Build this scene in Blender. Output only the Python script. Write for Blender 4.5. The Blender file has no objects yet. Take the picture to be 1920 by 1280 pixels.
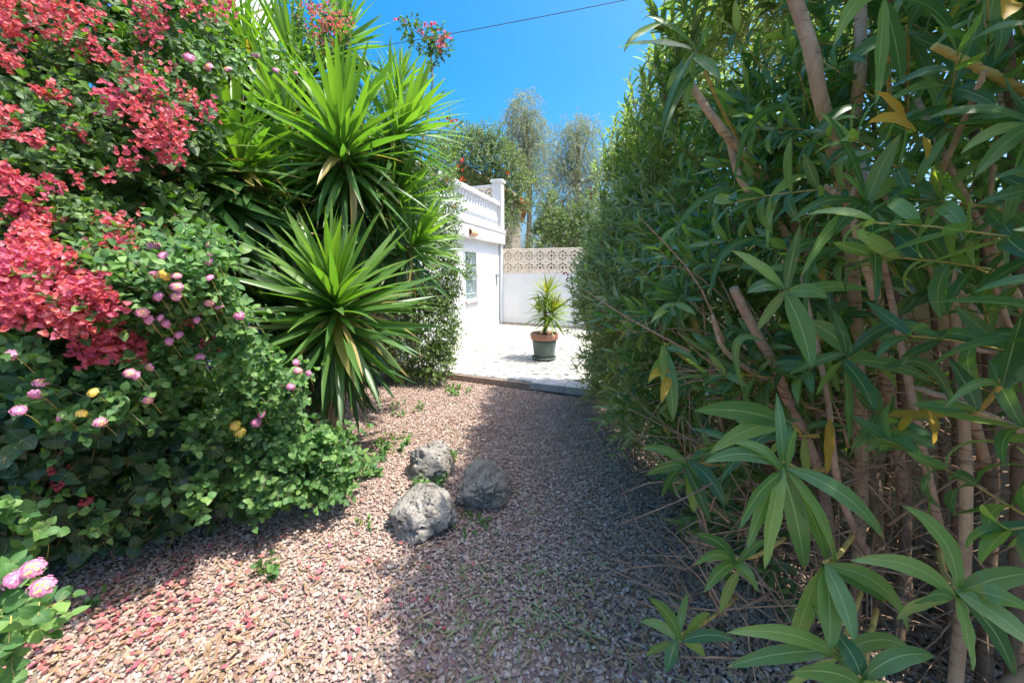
import bpy, math, random
import numpy as np
from mathutils import Vector, Matrix, noise
R = math.radians
rng = np.random.RandomState(7)
random.seed(7)
scene = bpy.context.scene

# ------------------------------------------------------------------ camera
PITCH = R(10.7); FPX = 720.0; EYE = np.array((0.0, 0.0, 1.5))
cam_data = bpy.data.cameras.new('camera'); cam = bpy.data.objects.new('camera', cam_data)
scene.collection.objects.link(cam)
cam.location = EYE; cam.rotation_euler = (R(90) - PITCH, 0, 0)
cam_data.sensor_width = 36; cam_data.lens = 36 * FPX / 1920
cam_data.clip_start = 0.02; cam_data.clip_end = 2000
scene.camera = cam
# ------------------------------------------------------------------ light
SUN_EL, SUN_AZ = R(65), R(105)
world = bpy.data.worlds.new('World'); scene.world = world; world.use_nodes = True
nt = world.node_tree; bg = nt.nodes['Background']
sky = nt.nodes.new('ShaderNodeTexSky'); sky.sky_type = 'NISHITA'; sky.sun_disc = False
sky.sun_elevation = SUN_EL; sky.sun_rotation = SUN_AZ
sky.air_density = 0.9; sky.dust_density = 5.0; sky.ozone_density = 6.0
hs_ = nt.nodes.new('ShaderNodeHueSaturation'); hs_.inputs['Hue'].default_value = .487; hs_.inputs['Saturation'].default_value = 1.5
nt.links.new(sky.outputs[0], hs_.inputs['Color']); nt.links.new(hs_.outputs[0], bg.inputs[0]); bg.inputs[1].default_value = 0.15
ld = bpy.data.lights.new('sun', 'SUN'); ld.energy = 3.3; ld.angle = R(0.5); ld.color = (1, 0.95, 0.86)
sun = bpy.data.objects.new('sun', ld); scene.collection.objects.link(sun)
sd = Vector((math.cos(SUN_EL) * math.sin(SUN_AZ), math.cos(SUN_EL) * math.cos(SUN_AZ), math.sin(SUN_EL)))
sun.rotation_euler = sd.to_track_quat('Z', 'Y').to_euler(); sun.location = (0, 0, 30)
scene.view_settings.view_transform = 'Standard'; scene.view_settings.look = 'None'
scene.view_settings.exposure = 1.3; scene.view_settings.gamma = 1
scene.cycles.max_bounces = 8; scene.cycles.diffuse_bounces = 4; scene.cycles.transmission_bounces = 5
scene.cycles.sample_clamp_indirect = 6

# ------------------------------------------------------------------ helpers
CP, SP = math.cos(PITCH), math.sin(PITCH)
def ray(px, py):
    cx = (np.asarray(px, float) - 960) / FPX; cy = (640 - np.asarray(py, float)) / FPX
    return np.stack([cx, CP + cy * SP, -SP + cy * CP], -1)
def P(px, py, t):                      # a place in the garden: t metres deep along the view axis
    return EYE + ray(px, py) * np.asarray(t, float)[..., None]
def G(px, py, z=0.0):                  # where the ground is seen
    r = ray(px, py); return EYE + r * ((z - 1.5) / r[2])
def nrm(a): return a / np.maximum(np.linalg.norm(a, axis=-1, keepdims=True), 1e-9)

class MB:
    def __init__(s): s.V = []; s.Q = []; s.T = []; s.A = []; s.n = 0
    def add(s, V, Q=None, T=None, A=None):
        V = np.asarray(V, float).reshape(-1, 3)
        if Q is not None and len(Q): s.Q.append(np.asarray(Q, np.int64).reshape(-1, 4) + s.n)
        if T is not None and len(T): s.T.append(np.asarray(T, np.int64).reshape(-1, 3) + s.n)
        s.A.append(np.zeros_like(V) + 0.5 if A is None else np.broadcast_to(np.asarray(A, float), V.shape))
        s.V.append(V); s.n += len(V)
    def mesh(s, name, mat, smooth=True):
        V = np.concatenate(s.V); A = np.concatenate(s.A)
        Q = np.concatenate(s.Q) if s.Q else np.zeros((0, 4), np.int64)
        T = np.concatenate(s.T) if s.T else np.zeros((0, 3), np.int64)
        me = bpy.data.meshes.new(name)
        me.vertices.add(len(V)); me.vertices.foreach_set('co', V.astype(np.float32).ravel())
        nl = Q.size + T.size; me.loops.add(nl)
        me.loops.foreach_set('vertex_index', np.concatenate([Q.ravel(), T.ravel()]).astype(np.int32))
        npoly = len(Q) + len(T); me.polygons.add(npoly)
        st = np.concatenate([np.arange(len(Q)) * 4, Q.size + np.arange(len(T)) * 3]).astype(np.int32)
        me.polygons.foreach_set('loop_start', st)
        me.update(calc_edges=True)
        at = me.attributes.new('lf', 'FLOAT_VECTOR', 'POINT'); at.data.foreach_set('vector', A.astype(np.float32).ravel())
        me.polygons.foreach_set('use_smooth', np.full(npoly, smooth, bool))
        me.materials.append(mat); me.update()
        return me
    def build(s, name, mat, parent=None, smooth=True, loc=None):
        return link(name, s.mesh(name, mat, smooth), parent, loc)
def link(name, me, parent=None, loc=None):
    o = bpy.data.objects.new(name, me); scene.collection.objects.link(o)
    if parent is not None:
        o.parent = parent; o.matrix_parent_inverse = Matrix.Translation(-Vector(parent.location))
    if loc is not None: o.location = loc
    return o
def tag(o, label=None, cat=None, group=None, kind=None):
    if label: o['label'] = label
    if cat: o['category'] = cat
    if group: o['group'] = group
    if kind: o['kind'] = kind
    return o
def thing(name, loc, label, cat, group=None):
    o = bpy.data.objects.new(name, None); scene.collection.objects.link(o)
    o.location = loc; o.empty_display_size = 0.1
    return tag(o, label, cat, group)

def box(mb, O, ex, ey, x0, x1, y0, y1, z0, z1, bev=0.0):
    """box in a frame with origin O and horizontal axes ex, ey"""
    O = np.array(O, float); ex = np.array(ex, float); ey = np.array(ey, float); ez = np.array((0, 0, 1.0))
    b = min(bev, (x1-x0)*.3, (y1-y0)*.3, (z1-z0)*.3)
    if b <= 0:
        c = np.array([(x, y, z) for z in (z0, z1) for y in (y0, y1) for x in (x0, x1)])
        Q = [(0,2,3,1),(4,5,7,6),(0,1,5,4),(2,6,7,3),(0,4,6,2),(1,3,7,5)]
    else:
        xs = (x0, x0+b, x1-b, x1); c = []
        def ring(z, i):
            return [(x0+i, y0+i+(0), z)]
        # chamfered: 3 rings of 8
        def oct8(z, s):
            return [(x0+b+s, y0+s, z), (x1-b-s, y0+s, z), (x1-s, y0+b+s, z), (x1-s, y1-b-s, z), (x1-b-s, y1-s, z), (x0+b+s, y1-s, z), (x0+s, y1-b-s, z), (x0+s, y0+b+s, z)]
        c = oct8(z0, b*.7) + oct8(z0+b, 0) + oct8(z1-b, 0) + oct8(z1, b*.7)
        c = np.array(c); Q = []
        for r in range(3):
            for k in range(8): Q.append((r*8+k, r*8+(k+1) % 8, r*8+8+(k+1) % 8, r*8+8+k))
        for o, rv in ((0, 1), (24, 0)):
            for q in ((0,1,2,7),(7,2,3,6),(6,3,4,5)):
                q = [o+i for i in q]; Q.append(q[::-1] if rv else q)
    V = O + c[:, :1]*ex + c[:, 1:2]*ey + c[:, 2:]*ez
    if np.cross(ex, ey)[2] < 0: Q = [q[::-1] for q in Q]
    mb.add(V, Q)
def tube(mb, pts, rad, n=8, A=(.5, .5, .5), cap=True):
    pts = np.asarray(pts, float); m = len(pts); rad = np.broadcast_to(np.asarray(rad, float), (m,))
    tg = nrm(np.gradient(pts, axis=0)); ref = np.array((0.31, 0.95, 0.1)) if abs(tg[:, 2]).mean() > .5 else np.array((0, 0, 1.0))
    sx = nrm(np.cross(tg, ref)); sy = np.cross(tg, sx)
    a = np.arange(n) * 2 * math.pi / n
    V = pts[:, None] + rad[:, None, None] * (np.cos(a)[None, :, None] * sx[:, None] + np.sin(a)[None, :, None] * sy[:, None])
    V = V.reshape(-1, 3)
    i, k = np.meshgrid(np.arange(m-1), np.arange(n), indexing='ij')
    Q = np.stack([i*n+k, i*n+(k+1) % n, (i+1)*n+(k+1) % n, (i+1)*n+k], -1).reshape(-1, 4)[:, ::-1]
    T = []
    if cap:
        V = np.concatenate([V, pts[:1], pts[-1:]]); c0, c1 = m*n, m*n+1
        T = [(c0, k, (k+1) % n) for k in range(n)] + [(c1, (m-1)*n+(k+1) % n, (m-1)*n+k) for k in range(n)]
    mb.add(V, Q, T, A)
def spline(pts, n=24):
    pts = np.asarray(pts, float); m = len(pts)
    e = np.concatenate([[2*pts[0]-pts[1]], pts, [2*pts[-1]-pts[-2]]]); out = []
    for u in np.linspace(0, m-1-1e-6, n):
        i = int(u); f = u - i; p0, p1, p2, p3 = e[i:i+4]
        out.append(.5*((2*p1)+(-p0+p2)*f+(2*p0-5*p1+4*p2-p3)*f*f+(-p0+3*p1-3*p2+p3)*f**3))
    return np.array(out)
def lathe(mb, prof, n=32, c=(0, 0, 0), A=(.5, .5, .5)):
    prof = np.asarray(prof, float); m = len(prof); a = np.arange(n)*2*math.pi/n
    V = np.stack([prof[:, 0:1]*np.cos(a), prof[:, 0:1]*np.sin(a), np.repeat(prof[:, 1:2], n, 1)], -1).reshape(-1, 3) + np.array(c)
    i, k = np.meshgrid(np.arange(m-1), np.arange(n), indexing='ij')
    Q = np.stack([i*n+k, i*n+(k+1) % n, (i+1)*n+(k+1) % n, (i+1)*n+k], -1).reshape(-1, 4)
    mb.add(V, Q, None, A)

# leaf templates: verts (x across, y along, z up), attr (u along, v across)
def leaf_tpl(nl, prof, bend=0.6, fold=0.15, wave=0.0, twist=0.0, seed=0):
    t = np.linspace(0, 1, nl+1); w = np.array([prof(x) for x in t]); r = np.random.RandomState(seed)
    th = bend*t
    if abs(bend) > 1e-3: y = np.sin(th)/bend; z = -(1-np.cos(th))/bend
    else: y = t; z = t*0
    V = []; A = []; ph = r.rand()*6
    for i in range(nl+1):
        tw = twist*t[i]
        for s in (-1, 0, 1):
            x = s*w[i]*.5; zz = abs(s)*fold*w[i]*.5 + wave*w[i]*math.sin(ph+t[i]*9+s*1.3)*abs(s)
            xx = x*math.cos(tw) - zz*math.sin(tw); z2 = x*math.sin(tw) + zz*math.cos(tw)
            V.append((xx, y[i], z[i], z2*math.sin(th[i]), z2*math.cos(th[i]))); A.append((t[i], s))
    Q = []
    for i in range(nl):
        for c in (0, 1):
            a = i*3+c; Q.append((a, a+1, a+4, a+3))
    return np.array(V), np.array(Q), np.array(A)
def scatter(mb, tpl, pos, d, up, L, W, rnd=None):
    V, Q, A = tpl; n = len(pos)
    if n == 0: return
    d = nrm(d); s = nrm(np.cross(d, up)); nn = np.cross(s, d)
    L = np.broadcast_to(np.asarray(L, float), (n,)); W = np.broadcast_to(np.asarray(W, float), (n,))
    X = pos[:, None] + (V[None, :, 0:1]*W[:, None, None])*s[:, None] + (V[None, :, 1:2]*L[:, None, None] + V[None, :, 3:4]*W[:, None, None])*d[:, None] \
        + (V[None, :, 2:3]*L[:, None, None] + V[None, :, 4:5]*W[:, None, None])*nn[:, None]
    if rnd is None: rnd = rng.rand(n)
    m = len(V); AA = np.empty((n, m, 3)); AA[:, :, 0] = A[None, :, 0]; AA[:, :, 1] = A[None, :, 1]; AA[:, :, 2] = rnd[:, None]
    QQ = Q[None] + (np.arange(n)*m)[:, None, None]
    mb.add(X.reshape(-1, 3), QQ.reshape(-1, 4), None, AA.reshape(-1, 3))
def scatter_v(mb, tpls, pos, d, up, L, W, rnd=None):
    n = len(pos); k = rng.randint(len(tpls), size=n); L = np.broadcast_to(L, (n,)); W = np.broadcast_to(W, (n,))
    if rnd is None: rnd = rng.rand(n)
    for i, t in enumerate(tpls):
        m = k == i; scatter(mb, t, pos[m], d[m], up[m], L[m], W[m], rnd[m])
def rdir(n): return nrm(rng.normal(size=(n, 3)))

lance = lambda t: (math.sin(math.pi*min(1, t**.85))**.75)*.98 + .02 if 0 < t < 1 else (.16 if t == 0 else .02)
blade = lambda t: (.55+.45*min(1, t/.35)) * (1-max(0, (t-.45)/.55)**1.6) + .004
ovate = lambda t: (math.sin(math.pi*t**.7)**.8) if 0 < t < 1 else (.1 if t == 0 else .02)
heart = lambda t: (math.sin(math.pi*(t*.93+.07)**.6)**.7) if t < 1 else .02
LANCE = [leaf_tpl(7, lance, b, .25, .05, tw, i) for i, (b, tw) in enumerate([(.15, .1), (.5, -.2), (.9, .3), (1.5, -.1), (2.1, .2), (-.25, 0)])]
OVATE_M = [leaf_tpl(2, ovate, b, .3) for b in (.1, .7, -.2)]
LANCE_S = [leaf_tpl(3, lance, b, .2) for b in (.1, .5, 1.1)]
BLADE = [leaf_tpl(9, blade, b, .35, 0, tw, i) for i, (b, tw) in enumerate([(.02, .05), (.15, -.1), (.3, .1), (.5, 0)])]
BLADE_D = [leaf_tpl(9, blade, b, .3, .02, tw, i) for i, (b, tw) in enumerate([(.8, .1), (1.2, -.1), (.4, .3)])]
OVATE = [leaf_tpl(4, ovate, b, .3, .06, tw, i) for i, (b, tw) in enumerate([(.2, 0), (.6, .2), (1.0, -.2), (-.3, .1)])]
OVATE_S = [leaf_tpl(2, ovate, b, .35) for b in (.1, .7)]
BRACT = [leaf_tpl(3, ovate, b, f, .08, 0, i) for i, (b, f) in enumerate([(-.6, .5), (-.9, .3), (.2, .6)])]
HEART = [leaf_tpl(5, heart, b, .3, .05, tw, i) for i, (b, tw) in enumerate([(.5, 0), (.9, .2), (.3, -.2)])]

# ------------------------------------------------------------------ materials
def new_mat(name):
    m = bpy.data.materials.new(name); m.use_nodes = True; n = m.node_tree
    return m, n, n.nodes['Principled BSDF'], n.nodes['Material Output']
def N(n, t, **kw):
    x = n.nodes.new(t)
    for k, v in kw.items(): setattr(x, k, v)
    return x
def ramp(n, fac, stops, interp='LINEAR'):
    r = N(n, 'ShaderNodeValToRGB'); r.color_ramp.interpolation = interp
    while len(r.color_ramp.elements) < len(stops): r.color_ramp.elements.new(.5)
    for e, (p, c) in zip(r.color_ramp.elements, stops): e.position = p; e.color = (*c, 1)
    n.links.new(fac, r.inputs[0]); return r.outputs[0]
def mixc(n, fac, a, b, mode='MIX'):
    m = N(n, 'ShaderNodeMix', data_type='RGBA', blend_type=mode)
    for s, v in ((0, fac), (6, a), (7, b)):
        if isinstance(v, (int, float)): m.inputs[s].default_value = v
        elif isinstance(v, tuple): m.inputs[s].default_value = (*v, 1)
        else: n.links.new(v, m.inputs[s])
    return m.outputs[2]
def math_(n, op, a, b=None):
    m = N(n, 'ShaderNodeMath', operation=op)
    for i, v in enumerate((a, b)):
        if v is None: continue
        if isinstance(v, (int, float)): m.inputs[i].default_value = v
        else: n.links.new(v, m.inputs[i])
    return m.outputs[0]
def noise_(n, scale, detail=4, rough=.6, vec=None):
    x = N(n, 'ShaderNodeTexNoise'); x.inputs['Scale'].default_value = scale; x.inputs['Detail'].default_value = detail; x.inputs['Roughness'].default_value = rough
    if vec is not None: n.links.new(vec, x.inputs['Vector'])
    return x.outputs['Fac']
def bump(n, bsdf, h, strength, dist=.01):
    b = N(n, 'ShaderNodeBump'); b.inputs['Strength'].default_value = strength; b.inputs['Distance'].default_value = dist
    n.links.new(h, b.inputs['Height']); n.links.new(b.outputs[0], bsdf.inputs['Normal'])
def objco(n): return N(n, 'ShaderNodeTexCoord').outputs['Object']

def leaf_mat(name, cols, trans, rough=.42, rib=None, ribw=.07, tf=.3, spec=.5, dry=0):
    """cols: ramp over the per-leaf random value; rib: colour of the midrib"""
    m, n, b, out = new_mat(name)
    at = N(n, 'ShaderNodeAttribute', attribute_name='lf'); sep = N(n, 'ShaderNodeSeparateXYZ'); n.links.new(at.outputs['Vector'], sep.inputs[0])
    k = len(cols)
    col = ramp(n, sep.outputs[2], [(c[0], c[1:]) for c in cols])
    nz = noise_(n, 30, 3, .6, objco(n))
    col = mixc(n, math_(n, 'MULTIPLY', nz, .35), col, mixc(n, 1, col, (.55, .6, .5), 'MULTIPLY'))
    sp_ = math_(n, 'MULTIPLY', math_(n, 'GREATER_THAN', noise_(n, 140, 2, .5, objco(n)), .69), .7)
    col = mixc(n, sp_, col, (.22, .15, .07))
    if dry:
        tip = math_(n, 'GREATER_THAN', math_(n, 'ADD', sep.outputs[0], math_(n, 'MULTIPLY', math_(n, 'FRACT', math_(n, 'MULTIPLY', sep.outputs[2], 37.0)), .14)), dry)
        col = mixc(n, math_(n, 'MULTIPLY', tip, .8), col, (.34, .22, .10))
    if rib:
        av = math_(n, 'ABSOLUTE', sep.outputs[1])
        w = math_(n, 'LESS_THAN', av, ribw)
        col = mixc(n, math_(n, 'MULTIPLY', w, .75), col, rib)
    n.links.new(col, b.inputs['Base Color']); b.inputs['Roughness'].default_value = rough
    b.inputs['Specular IOR Level'].default_value = spec
    tr = N(n, 'ShaderNodeBsdfTranslucent'); n.links.new(mixc(n, 1.0, col, trans, 'MULTIPLY'), tr.inputs[0])
    mx = N(n, 'ShaderNodeMixShader'); mx.inputs[0].default_value = tf
    n.links.new(b.outputs[0], mx.inputs[1]); n.links.new(tr.outputs[0], mx.inputs[2]); n.links.new(mx.outputs[0], out.inputs[0])
    return m
def bark_mat(name, c1, c2, scale=20):
    m, n, b, o = new_mat(name); co = objco(n)
    mp = N(n, 'ShaderNodeMapping'); mp.inputs['Scale'].default_value = (1, 1, .35); n.links.new(co, mp.inputs[0])
    f = noise_(n, scale, 6, .7, mp.outputs[0]); m2 = N(n, 'ShaderNodeMapping'); m2.inputs['Scale'].default_value = (.6, .6, 5); n.links.new(co, m2.inputs[0]); g2 = math_(n, 'MULTIPLY', math_(n, 'GREATER_THAN', noise_(n, scale*.9, 3, .5, m2.outputs[0]), .62), .55)
    n.links.new(mixc(n, g2, ramp(n, f, [(.3, c1), (.7, c2)]), tuple(v*.35 for v in c1)), b.inputs['Base Color'])
    b.inputs['Roughness'].default_value = .85; bump(n, b, noise_(n, scale*4, 4, .7, mp.outputs[0]), .5, .004)
    return m
def plain(name, c, rough=.6, metal=0, var=.12, scale=8, bmp=0, bs=40):
    m, n, b, o = new_mat(name); f = noise_(n, scale, 5, .6, objco(n))
    n.links.new(ramp(n, f, [(.3, tuple(x*(1-var) for x in c)), (.7, tuple(min(.95, x*(1+var)) for x in c))]), b.inputs['Base Color'])
    b.inputs['Roughness'].default_value = rough; b.inputs['Metallic'].default_value = metal
    if bmp: bump(n, b, noise_(n, bs, 4, .6, objco(n)), bmp, .005)
    return m

M = {}
# leaf colours, own tones except for the hazed oleander copy
M['ole'] = leaf_mat('oleander_leaf', [(0, .05, .13, .045), (.35, .085, .18, .055), (.75, .16, .27, .08), (.985, .27, .37, .10), (1, .42, .27, .03)], (2.4, 2.6, .7), .33, (.34, .42, .20), .055, .34, .5, 1.08)
M['ole_far'] = leaf_mat('oleander_leaf_hazed', [(0, .17, .22, .10), (.5, .25, .31, .15), (1, .40, .45, .25)], (2.0, 2.3, .8), .4, (.30, .38, .18), .1, .32, .5)  # paler copy for the farther hedge, haze and gloss painted into the leaf colour
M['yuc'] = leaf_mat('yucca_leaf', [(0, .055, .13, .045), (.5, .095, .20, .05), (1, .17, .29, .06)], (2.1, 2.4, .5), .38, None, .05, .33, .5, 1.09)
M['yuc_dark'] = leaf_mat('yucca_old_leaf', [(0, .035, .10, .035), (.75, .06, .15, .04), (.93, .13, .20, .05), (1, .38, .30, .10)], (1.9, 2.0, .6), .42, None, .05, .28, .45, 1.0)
M['yuc_pot'] = leaf_mat('potted_yucca_leaf', [(0, .12, .22, .03), (.75, .20, .30, .04), (1, .36, .33, .08)], (1.6, 1.7, .4), .45, None, .05, .35, .4)
M['boug'] = leaf_mat('bougainvillea_leaf', [(0, .035, .075, .025), (.6, .065, .14, .035), (1, .14, .24, .05)], (2.2, 2.5, .5), .5, (.2, .3, .1), .06, .3, .4)
M['bract'] = leaf_mat('bougainvillea_bract', [(0, .72, .16, .27), (.35, .80, .18, .22), (.6, .84, .20, .13), (.8, .88, .40, .44), (.92, .80, .15, .12), (1, .42, .07, .09)], (1.1, .9, 1.0), .6, None, .05, .42, .25)
M['bract_orange'] = leaf_mat('orange_bloom', [(0, .75, .10, .03), (1, .85, .2, .05)], (1.1, 1, .8), .6, None, .05, .35, .25)
M['lant'] = leaf_mat('lantana_leaf', [(0, .045, .12, .04), (.5, .10, .22, .065), (1, .22, .36, .11)], (2.0, 2.3, .6), .55, (.16, .28, .1), .05, .3, .35)
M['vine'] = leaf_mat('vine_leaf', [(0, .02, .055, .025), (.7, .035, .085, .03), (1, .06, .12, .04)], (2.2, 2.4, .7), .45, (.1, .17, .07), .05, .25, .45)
M['shrub'] = leaf_mat('shrub_leaf', [(0, .06, .11, .035), (.6, .11, .19, .05), (1, .22, .32, .08)], (2.2, 2.3, .6), .45, None, .05, .28, .5)
M['tree_back'] = leaf_mat('climber_leaf', [(0, .07, .13, .04), (.6, .13, .20, .06), (1, .24, .30, .10)], (2, 2.1, .6), .5, None, .05, .3, .4)
M['pepper'] = leaf_mat('grey_green_leaf', [(0, .20, .24, .15), (.6, .28, .32, .20), (1, .40, .43, .28)], (1.5, 1.6, .9), .55, None, .05, .3, .35)
M['dryleaf'] = leaf_mat('dry_leaf', [(0, .26, .16, .09), (.5, .42, .28, .17), (1, .55, .42, .27)], (1.4, 1.2, .8), .7, None, .05, .2, .2)
M['yellowleaf'] = leaf_mat('yellow_leaf', [(0, .55, .30, .03), (1, .6, .4, .06)], (1.3, 1.2, .5), .5, (.6, .45, .15), .06, .35, .3)
M['bark'] = bark_mat('oleander_bark', (.27, .175, .10), (.54, .385, .24))
M['bark_dark'] = bark_mat('dark_oleander_bark', (.12, .075, .045), (.30, .20, .13))  # darker bark tones for the trunks at the back
M['bark_pale'] = bark_mat('cut_branch_bark', (.30, .19, .13), (.5, .36, .26), 30)
M['bark_yellow'] = bark_mat('yellow_branch', (.40, .30, .07), (.55, .42, .13), 30)
M['twig'] = bark_mat('dead_twig', (.20, .12, .075), (.42, .28, .18), 30)
M['trunk'] = bark_mat('yucca_trunk', (.15, .11, .07), (.34, .26, .17), 15)
M['greystem'] = bark_mat('grey_stem', (.14, .13, .10), (.3, .27, .2), 15)

# ------------------------------------------------------------------ setting
def mk_ground():
    m, n, b, o = new_mat('earth'); co = objco(n)
    f = noise_(n, 3, 6, .7, co); c = ramp(n, f, [(.3, (.22, .155, .12)), (.55, (.30, .22, .18)), (.8, (.36, .27, .22))])
    v = N(n, 'ShaderNodeTexVoronoi'); v.inputs['Scale'].default_value = 60; n.links.new(co, v.inputs['Vector'])
    c = mixc(n, .35, c, mixc(n, 1, c, v.outputs['Color'], 'MULTIPLY')); n.links.new(c, b.inputs['Base Color']); b.inputs['Roughness'].default_value = .95
    bump(n, b, v.outputs['Distance'], .6, .01)
    mb = MB(); xs = np.concatenate([[-600, -60, -12], np.linspace(-6, 6, 60), [12, 60, 600]]); ys = np.concatenate([[-600, -60, -8], np.linspace(-3, 9, 60), [20, 80, 900]])
    X, Y = np.meshgrid(xs, ys, indexing='ij')
    Z = np.array([noise.noise(Vector((x*1.3, y*1.3, 0)))*.012 for x, y in zip(X.ravel(), Y.ravel())]) - .008
    nx, ny = len(xs), len(ys); i, k = np.meshgrid(np.arange(nx-1), np.arange(ny-1), indexing='ij')
    mb.add(np.stack([X.ravel(), Y.ravel(), Z], -1), np.stack([i*ny+k, (i+1)*ny+k, (i+1)*ny+k+1, i*ny+k+1], -1).reshape(-1, 4))
    tag(mb.build('ground', m), 'brown earth and gravel bed', None, None, 'structure')
mk_ground()

# patio and house frames
C = np.array((-.31, 9.97, 0.0)); HE = np.array((-.278, -.961, 0)); HN = np.array((.961, -.278, 0))   # house wall towards camera, outward
WE = np.array((.91, -.415, 0)); WN = np.array((-.415, -.91, 0)); ZP = .1
def step_y(x): return 5.07 - (x + .73) * .4226            # front edge line of the patio
def mk_patio():
    m, n, b, o = new_mat('patio_tiles'); co = objco(n)
    mp = N(n, 'ShaderNodeMapping'); mp.inputs['Rotation'].default_value = (0, 0, R(24)); mp.inputs['Scale'].default_value = (1, 1.15, 1); n.links.new(co, mp.inputs[0])
    v = N(n, 'ShaderNodeTexVoronoi'); v.inputs['Scale'].default_value = 8.5; v.inputs['Randomness'].default_value = .75; n.links.new(mp.outputs[0], v.inputs['Vector'])
    v2 = N(n, 'ShaderNodeTexVoronoi', feature='DISTANCE_TO_EDGE'); v2.inputs['Scale'].default_value = 8.5; v2.inputs['Randomness'].default_value = .75; n.links.new(mp.outputs[0], v2.inputs['Vector'])
    sp = N(n, 'ShaderNodeSeparateColor'); n.links.new(v.outputs['Color'], sp.inputs[0])
    chip = math_(n, 'MULTIPLY', math_(n, 'GREATER_THAN', v2.outputs['Distance'], .16), math_(n, 'GREATER_THAN', sp.outputs[0], .38))
    grey = ramp(n, sp.outputs[1], [(0, (.06, .06, .075)), (.5, (.12, .12, .125)), (1, (.20, .18, .15))])
    f = noise_(n, 1.2, 4, .6, co)
    base = ramp(n, f, [(.3, (.35, .335, .295)), (.7, (.42, .40, .345))])
    c = mixc(n, math_(n, 'MULTIPLY', chip, .9), base, grey); n.links.new(c, b.inputs['Base Color']); b.inputs['Roughness'].default_value = .6
    mb = MB(); e = (.92, -.39)
    L = (-5.2, step_y(-5.2)); Rr = (7.0, step_y(7.0)); a = C[:2] + WE[:2]*9; bk = C[:2] - WE[:2]*4
    pts = [L, Rr, tuple(a), tuple(bk)]
    V = [(x, y, z) for z in (-.05, ZP) for x, y in pts]
    mb.add(V, [(4, 5, 6, 7), (0, 1, 5, 4), (1, 2, 6, 5), (2, 3, 7, 6), (3, 0, 4, 7)])
    tag(mb.build('patio', m, smooth=False), 'white patio paved with pale stone chips', None, None, 'structure')
    km = plain('kerb_stone', (.42, .41, .40), .8, 0, .2, 6, .4)
    km2 = plain('kerb_brown', (.33, .25, .20), .85, 0, .25, 6, .4)
    ev = np.array((.9211, -.3893, 0)); nv = np.array((-.3893, -.9211, 0)); O = np.array((-.73, 5.07, 0))
    k = MB()
    x = 1.05
    while x < 7: box(k, O, ev, nv, x, x+.44, -.26, .05, .02, ZP+.012, .006); x += .445
    box(k, O, ev, nv, .72, 1.045, -.26, -.02, .02, ZP+.012, .006)
    tag(k.build('kerb', km, smooth=False), None, None, None, 'structure')
    k = MB(); x = -5
    while x < .68: box(k, O, ev, nv, x, x+.40, -.06, .03, .0, ZP-.012, .006); x += .405
    tag(k.build('kerb', km2, smooth=False), None, None, None, 'structure')
mk_patio()

# ------------------------------------------------------------------ gravel
def in_bed(x, y): return (y < step_y(x) - .05)
def mk_gravel():
    m, n, b, o = new_mat('gravel_stone')
    at = N(n, 'ShaderNodeAttribute', attribute_name='lf'); sp = N(n, 'ShaderNodeSeparateXYZ'); n.links.new(at.outputs['Vector'], sp.inputs[0])
    c = ramp(n, sp.outputs[2], [(0, (.30, .20, .16)), (.3, (.40, .28, .23)), (.6, (.48, .35, .29)), (.85, (.55, .43, .36)), (.97, (.62, .54, .46)), (1, (.2, .18, .18))])
    f = noise_(n, 120, 4, .6, objco(n)); c = mixc(n, math_(n, 'MULTIPLY', f, .6), c, mixc(n, 1, c, (.6, .55, .52), 'MULTIPLY'))
    n.links.new(c, b.inputs['Base Color']); b.inputs['Roughness'].default_value = .8; bump(n, b, f, .5, .002)
    import bmesh
    tp = []
    for s in range(5):
        bm = bmesh.new(); bmesh.ops.create_icosphere(bm, subdivisions=1, radius=1)
        r = np.random.RandomState(s)
        V = np.array([v.co for v in bm.verts]) * (1 + r.uniform(-.28, .28, (12, 1))); T = np.array([[v.index for v in f.verts] for f in bm.faces]); bm.free(); tp.append((V, T))
    mb = MB(); N0 = 165000
    x = rng.uniform(-3.0, 2.6, N0); y = rng.uniform(.75, 5.6, N0); k = in_bed(x, y) & (np.abs(x) < 1.5*y + .55)
    x, y = x[k], y[k]; n_ = len(x)
    size = rng.uniform(.004, .0098, n_) * np.where(rng.rand(n_) < .04, 1.5, 1)
    z = rng.uniform(-.004, .006, n_) + size*.3; ang = rng.uniform(0, 6.28, n_); tilt = rng.normal(0, .35, n_)
    S = np.stack([size*rng.uniform(1, 1.5, n_), size*rng.uniform(.75, 1.05, n_), size*rng.uniform(.5, .8, n_)], -1)
    tid = rng.randint(5, size=n_); col = rng.rand(n_)
    for i, (V, T) in enumerate(tp):
        q = tid == i; c_, s_ = np.cos(ang[q])[:, None], np.sin(ang[q])[:, None]; W = V[None]*S[q][:, None]
        ct, st = np.cos(tilt[q])[:, None], np.sin(tilt[q])[:, None]
        X, Y, Z = W[..., 0]*ct - W[..., 2]*st, W[..., 1], W[..., 0]*st + W[..., 2]*ct
        W = np.stack([X*c_ - Y*s_ + x[q][:, None], X*s_ + Y*c_ + y[q][:, None], Z + z[q][:, None]], -1)
        A = np.zeros_like(W); A[..., 2] = col[q][:, None]
        mb.add(W.reshape(-1, 3), None, (T[None] + (np.arange(q.sum())*12)[:, None, None]).reshape(-1, 3), A.reshape(-1, 3))
    tag(mb.build('gravel', m, smooth=False), 'loose pink and mauve gravel covering the garden path', 'gravel', None, 'stuff')
mk_gravel()

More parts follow.
